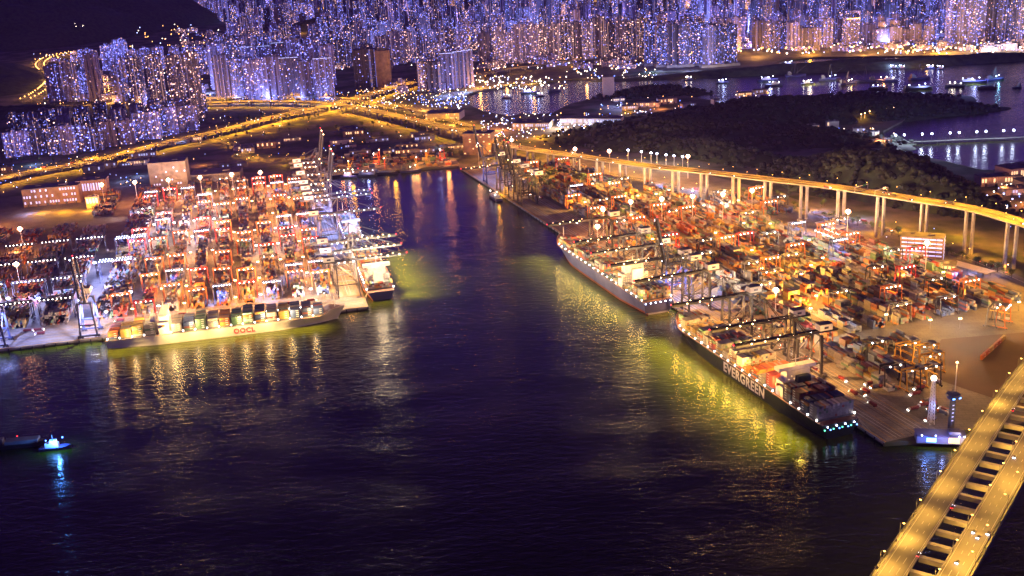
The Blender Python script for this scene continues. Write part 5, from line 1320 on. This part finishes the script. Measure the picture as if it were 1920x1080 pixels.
for i in range(34):
    r_, c_ = divmod(i, 17); vehicle(TPR[i % 2], RF(560+c_*5.2, 352+r_*18, 4.15), RANG+math.pi/2+.1, f"parked {['white', 'orange'][i % 2]} truck, {nth(c_+1)} in the {['front', 'rear'][r_]} line of the lorry park", 'truck', 'lorry park')
# ---- trees ----
def tree(h, seed, tint=1):
    r_ = random.Random(seed); root = empty('tree'); b = MB(); b.tube((0, 0, -.5), (0, 0, h*.5), h*.035, h*.02, 6)
    for k in range(4): a = k*1.57+r_.random(); b.tube((0, 0, h*.4), (math.cos(a)*h*.22, math.sin(a)*h*.22, h*.68), h*.015, h*.008, 5)
    b.build('trunk', M['bark'], root); b = MB()
    for _ in range(420):
        u = r_.uniform(-1, 1); a = r_.uniform(0, 6.28); rr_ = r_.random()**.45*h*.36; q2 = math.sqrt(1-u*u); x, y, z = q2*math.cos(a)*rr_, q2*math.sin(a)*rr_, h*.68+u*rr_*.8
        s_ = h*.045*r_.uniform(.6, 1.5); v = [Vector((r_.uniform(-1, 1), r_.uniform(-1, 1), r_.uniform(-1, 1)))*s_ for _ in range(3)]; n0 = Vector((x, y, z))
        b._add([tuple(n0+q_) for q_ in v], [(0, 1, 2)])
    b.build('crown', M['leaf'], root); return root
TR = [tree(11, 1), tree(14, 2), tree(9, 3)]; tused = set(); tk = 0
def trees(n, x0, x1, y0, y1, where, line=None):
    global tk
    for i in range(n):
        px, py = (et.uniform(x0, x1), et.uniform(y0, y1)) if line is None else (x0+(x1-x0)*i/max(1, n-1)+et.uniform(-4, 4), y0+(y1-y0)*i/max(1, n-1)+et.uniform(-2, 2))
        k = tk % 3; tk += 1
        o = TR[k] if k not in tused else copy_tree(TR[k]); tused.add(k); o.location = G(px, py, 4); s_ = et.uniform(.8, 1.3); o.scale = (s_, s_, s_); o.rotation_euler.z = et.uniform(0, 6)
        tag(o, f"leafy tree, {nth(i+1)} {where}", 'tree', where)
trees(26, 1640, 1900, 432, 520, 'in the belt between the east yard and the viaduct piers', line=1)
trees(22, 1480, 1640, 395, 430, 'in the belt beside the lorry park', line=1)
trees(26, 420, 600, 228, 222, 'in the belt under the expressway junction', line=1)
trees(40, 430, 850, 214, 262, 'in the green belt below the flyovers')
trees(24, 620, 860, 236, 292, 'in the dark park behind the basin head')
trees(20, 1390, 1560, 360, 392, 'between the viaduct piers at the hill foot')
trees(18, 0, 330, 302, 312, 'in the roadside line under the long estate row', line=1)
# far quay stacks and derricks at the basin head
fm = MB()
for i in range(150):
    px = et.uniform(575, 850); p = G(px, et.uniform(296, 318)-.03*(px-575), 4.2); ci = pick(et)
    for k in range(et.randint(1, 3)): mass_box(fm, (p.x, p.y, 4.2+k*CH), .05+et.choice([0, 0, 1.57]), ci, et)
tag(fm.build('basin_head_container_stacks', M['box']), kind='stuff')
for i, (px, py) in enumerate([(655, 322), (722, 317), (782, 315), (712, 300), (800, 302)]):
    root = empty('derrick_crane', G(px, py, 4.2), et.uniform(1, 2)); tag(root, f"small lit derrick crane, {nth(i+1)} along the basin head quay", 'derrick crane', 'derricks on the basin head quay')
    b = MB(); b.bar((-2, -2, 0), (0, 0, 22), .6); b.bar((-2, 2, 0), (0, 0, 22), .6); b.bar((3, 0, 0), (0, 0, 22), .6); b.build('mast', M['red'] if i % 2 else M['yellow'], root)
    b = MB(); b.bar((0, 0, 6), (17, 0, 24), .7); b.bar((0, 0, 22), (17, 0, 24), .2); b.build('jib', M['yellow'], root)
    put('floodlight', FLOODW, root, (0, 0, 22.6)); lamp_obj(ldata('POINT', 60000, AMBER, .8), root, (-4, -4, 16), name='derrick_light')
put_yc('red', KIND['red'], G(830, 300, 4.2), .1, 'red gantry crane at the far corner of the basin head quay', 'basin head gantries'); put_yc('red', KIND['red'], G(706, 308, 4.2), .1, 'red gantry crane in the middle of the basin head quay', 'basin head gantries')

# ---- sheds and blocks in the districts behind the terminals ----
for i in range(34):
    a_ = i < 18
    px, py = (et.uniform(-10, 560), et.uniform(285, 335)) if a_ else (et.uniform(600, 860), et.uniform(236, 292))
    if a_: py = et.uniform(300, 335) if px < 120 else et.uniform(max(262, 335-.2*px), 325)
    block('low_building', 'low building', f"{nth((i if a_ else i-18)+1)} low building " + ('between the expressway and the west yard masts' if a_ else 'in the dim park land behind the basin head'), G(px, py), et.uniform(24, 60), et.uniform(14, 26), et.uniform(6, 16), .15, M[['concrete', 'cream', 'roofgrey', 'brown'][i % 4]], 1, ['win_cool', 'win_warm'][i % 2], .5)
# ---- clutter on the bare paving by the bridge ----
for i, (px, py) in enumerate([(1683, 655), (1700, 662), (1690, 672), (1712, 684), (1668, 648)]):
    root = empty('spreader_frame', G(px, py, 4.2), RANG+et.uniform(-.1, .1)); tag(root, f"yellow lifting frame lying on the paving, {nth(i+1)} from the stacks", 'lifting frame', 'lifting frames on the paving')
    b = MB()
    for y in (-1.2, 1.2): b.bar((-8, y, .7), (8, y, .7), .6)
    b.build('main_beam', M['yellow'], root)
    for x in (-8, -2.5, 2.5, 8): b = MB(); b.bar((x, -2.4, .9), (x, 2.4, .9), .55); b.build('cross_member', M['yellow'], root)
for i in range(12):
    d_ = (G(1892, 628)-G(1843, 672)).normalized(); p = G(1843, 672)+d_*(12.5*(i % 6)); p.z = 4.25+(i//6)*CH; et.random()
    container(p, math.atan2(d_.y, d_.x), [0, 1, 9][i % 3], f"weathered container in the long brick-coloured row on the bare paving, {nth(i % 6+1)} along, {['lower', 'upper'][i//6]} tier", 'brick-coloured row')
for i in range(16):
    p = RF(et.uniform(20, 120), et.uniform(62, 104), 4.2)
    vehicle(TPR[i % 2], p, RANG+et.choice([0, .3, 1.57]), f"parked {['white', 'orange'][i % 2]} truck near the lattice tower on the corner apron, {nth(i+1)}", 'truck', 'trucks on the corner apron')
for i in range(18):
    p = RF(et.uniform(60, 380), et.choice([38.5, 45.5, 52]), 4.25)
    vehicle(TPR[i % 2], p, RANG, f"{['white', 'orange'][i % 2]} truck queueing under the lowered booms beside the dark ship, {nth(i+1)}", 'truck', 'trucks under the booms')
for i, px in enumerate([1615, 1667]):
    P, N_, W = ROADS['main']; q_ = G(px, 356 if i == 0 else 362, 69); k = min(range(len(P)), key=lambda j: (P[j]-q_).length); p = P[k]; a = math.atan2(N_[k].y, N_[k].x)
    root = empty('sign_gantry', p, a); tag(root, ['pale sign gantry spanning the viaduct, farther from the bridge', 'bright lit sign gantry on the viaduct, nearer the bridge'][i], 'sign gantry')
    for x in (-W+.4, W-.4): b = MB(); b.bar((x, 0, 0), (x, 0, 8), .5); b.build('post', M['white'], root)
    b = MB(); b.bar((-W+.4, 0, 8), (W-.4, 0, 8), .7, 1); b.build('truss', M['white'], root)
    b = MB(); b.box(-6, .6, 6.6, 7, .3, 3.2); b.build('sign_panel', M['greenlit'] if i == 0 else M['win_warm'], root)
# far street lamps, past what one could pick out: one object with its lights
fl = MB()
FAR = []
def far_lamps(key, gap, h, power, rgb, r=1.3):
    P, N_, W = ROADS[key]; acc = gap*.6; n = 0
    for i in range(1, len(P)):
        acc += (P[i]-P[i-1]).length
        if acc > gap:
            acc = 0
            for s_ in (-1, 1):
                p = P[i]+N_[i]*s_*(W-.6); fl.tube(p, p+Vector((0, 0, h)), .2, .12, 5, mi=1); fl.ball(p.x, p.y, p.z+h, r, n=5, m=2); n += 1
                if n % 3 == 0: FAR.append((p+Vector((0, 0, h+2)), power, rgb))
far_lamps('creek', 60, 10, 120000, AMBER, 1.1); far_lamps('valley', 26, 11, 150000, WARM, 1.9); far_lamps('shore', 60, 12, 420000, AMBER, 2.0); far_lamps('estate', 60, 9, 60000, AMBER, .9)
far_lamps('straight', 40, 10, 200000, WARM, 1.3); far_lamps('farhill', 60, 10, 500000, AMBER, 2.6)
FLO = fl.build('far_road_lamps', [M['d_amber'], M['steel']]); tag(FLO, kind='stuff')
for p, e_, rgb in FAR: lamp_obj(ldata('POINT', e_, rgb, 1.5), FLO, p, name='far_lamp_light')

# ---- humid night air: thin even haze over the harbour and the city ----
mm, N, L, P = newmat('haze'); N.remove(P)
pv = N.new('ShaderNodeVolumePrincipled'); pv.inputs['Color'].default_value = (.26, .20, 1, 1); pv.inputs['Density'].default_value = 1.5e-5; pv.inputs['Anisotropy'].default_value = .2
L.new(pv.outputs[0], N['Material Output'].inputs['Volume'])
b = MB(); b.box(0, 6400, -8, 19000, 19800, 700)
hz = b.build('haze', mm); tag(hz, kind='stuff')
c.volume_step_rate = 8; c.volume_max_steps = 32
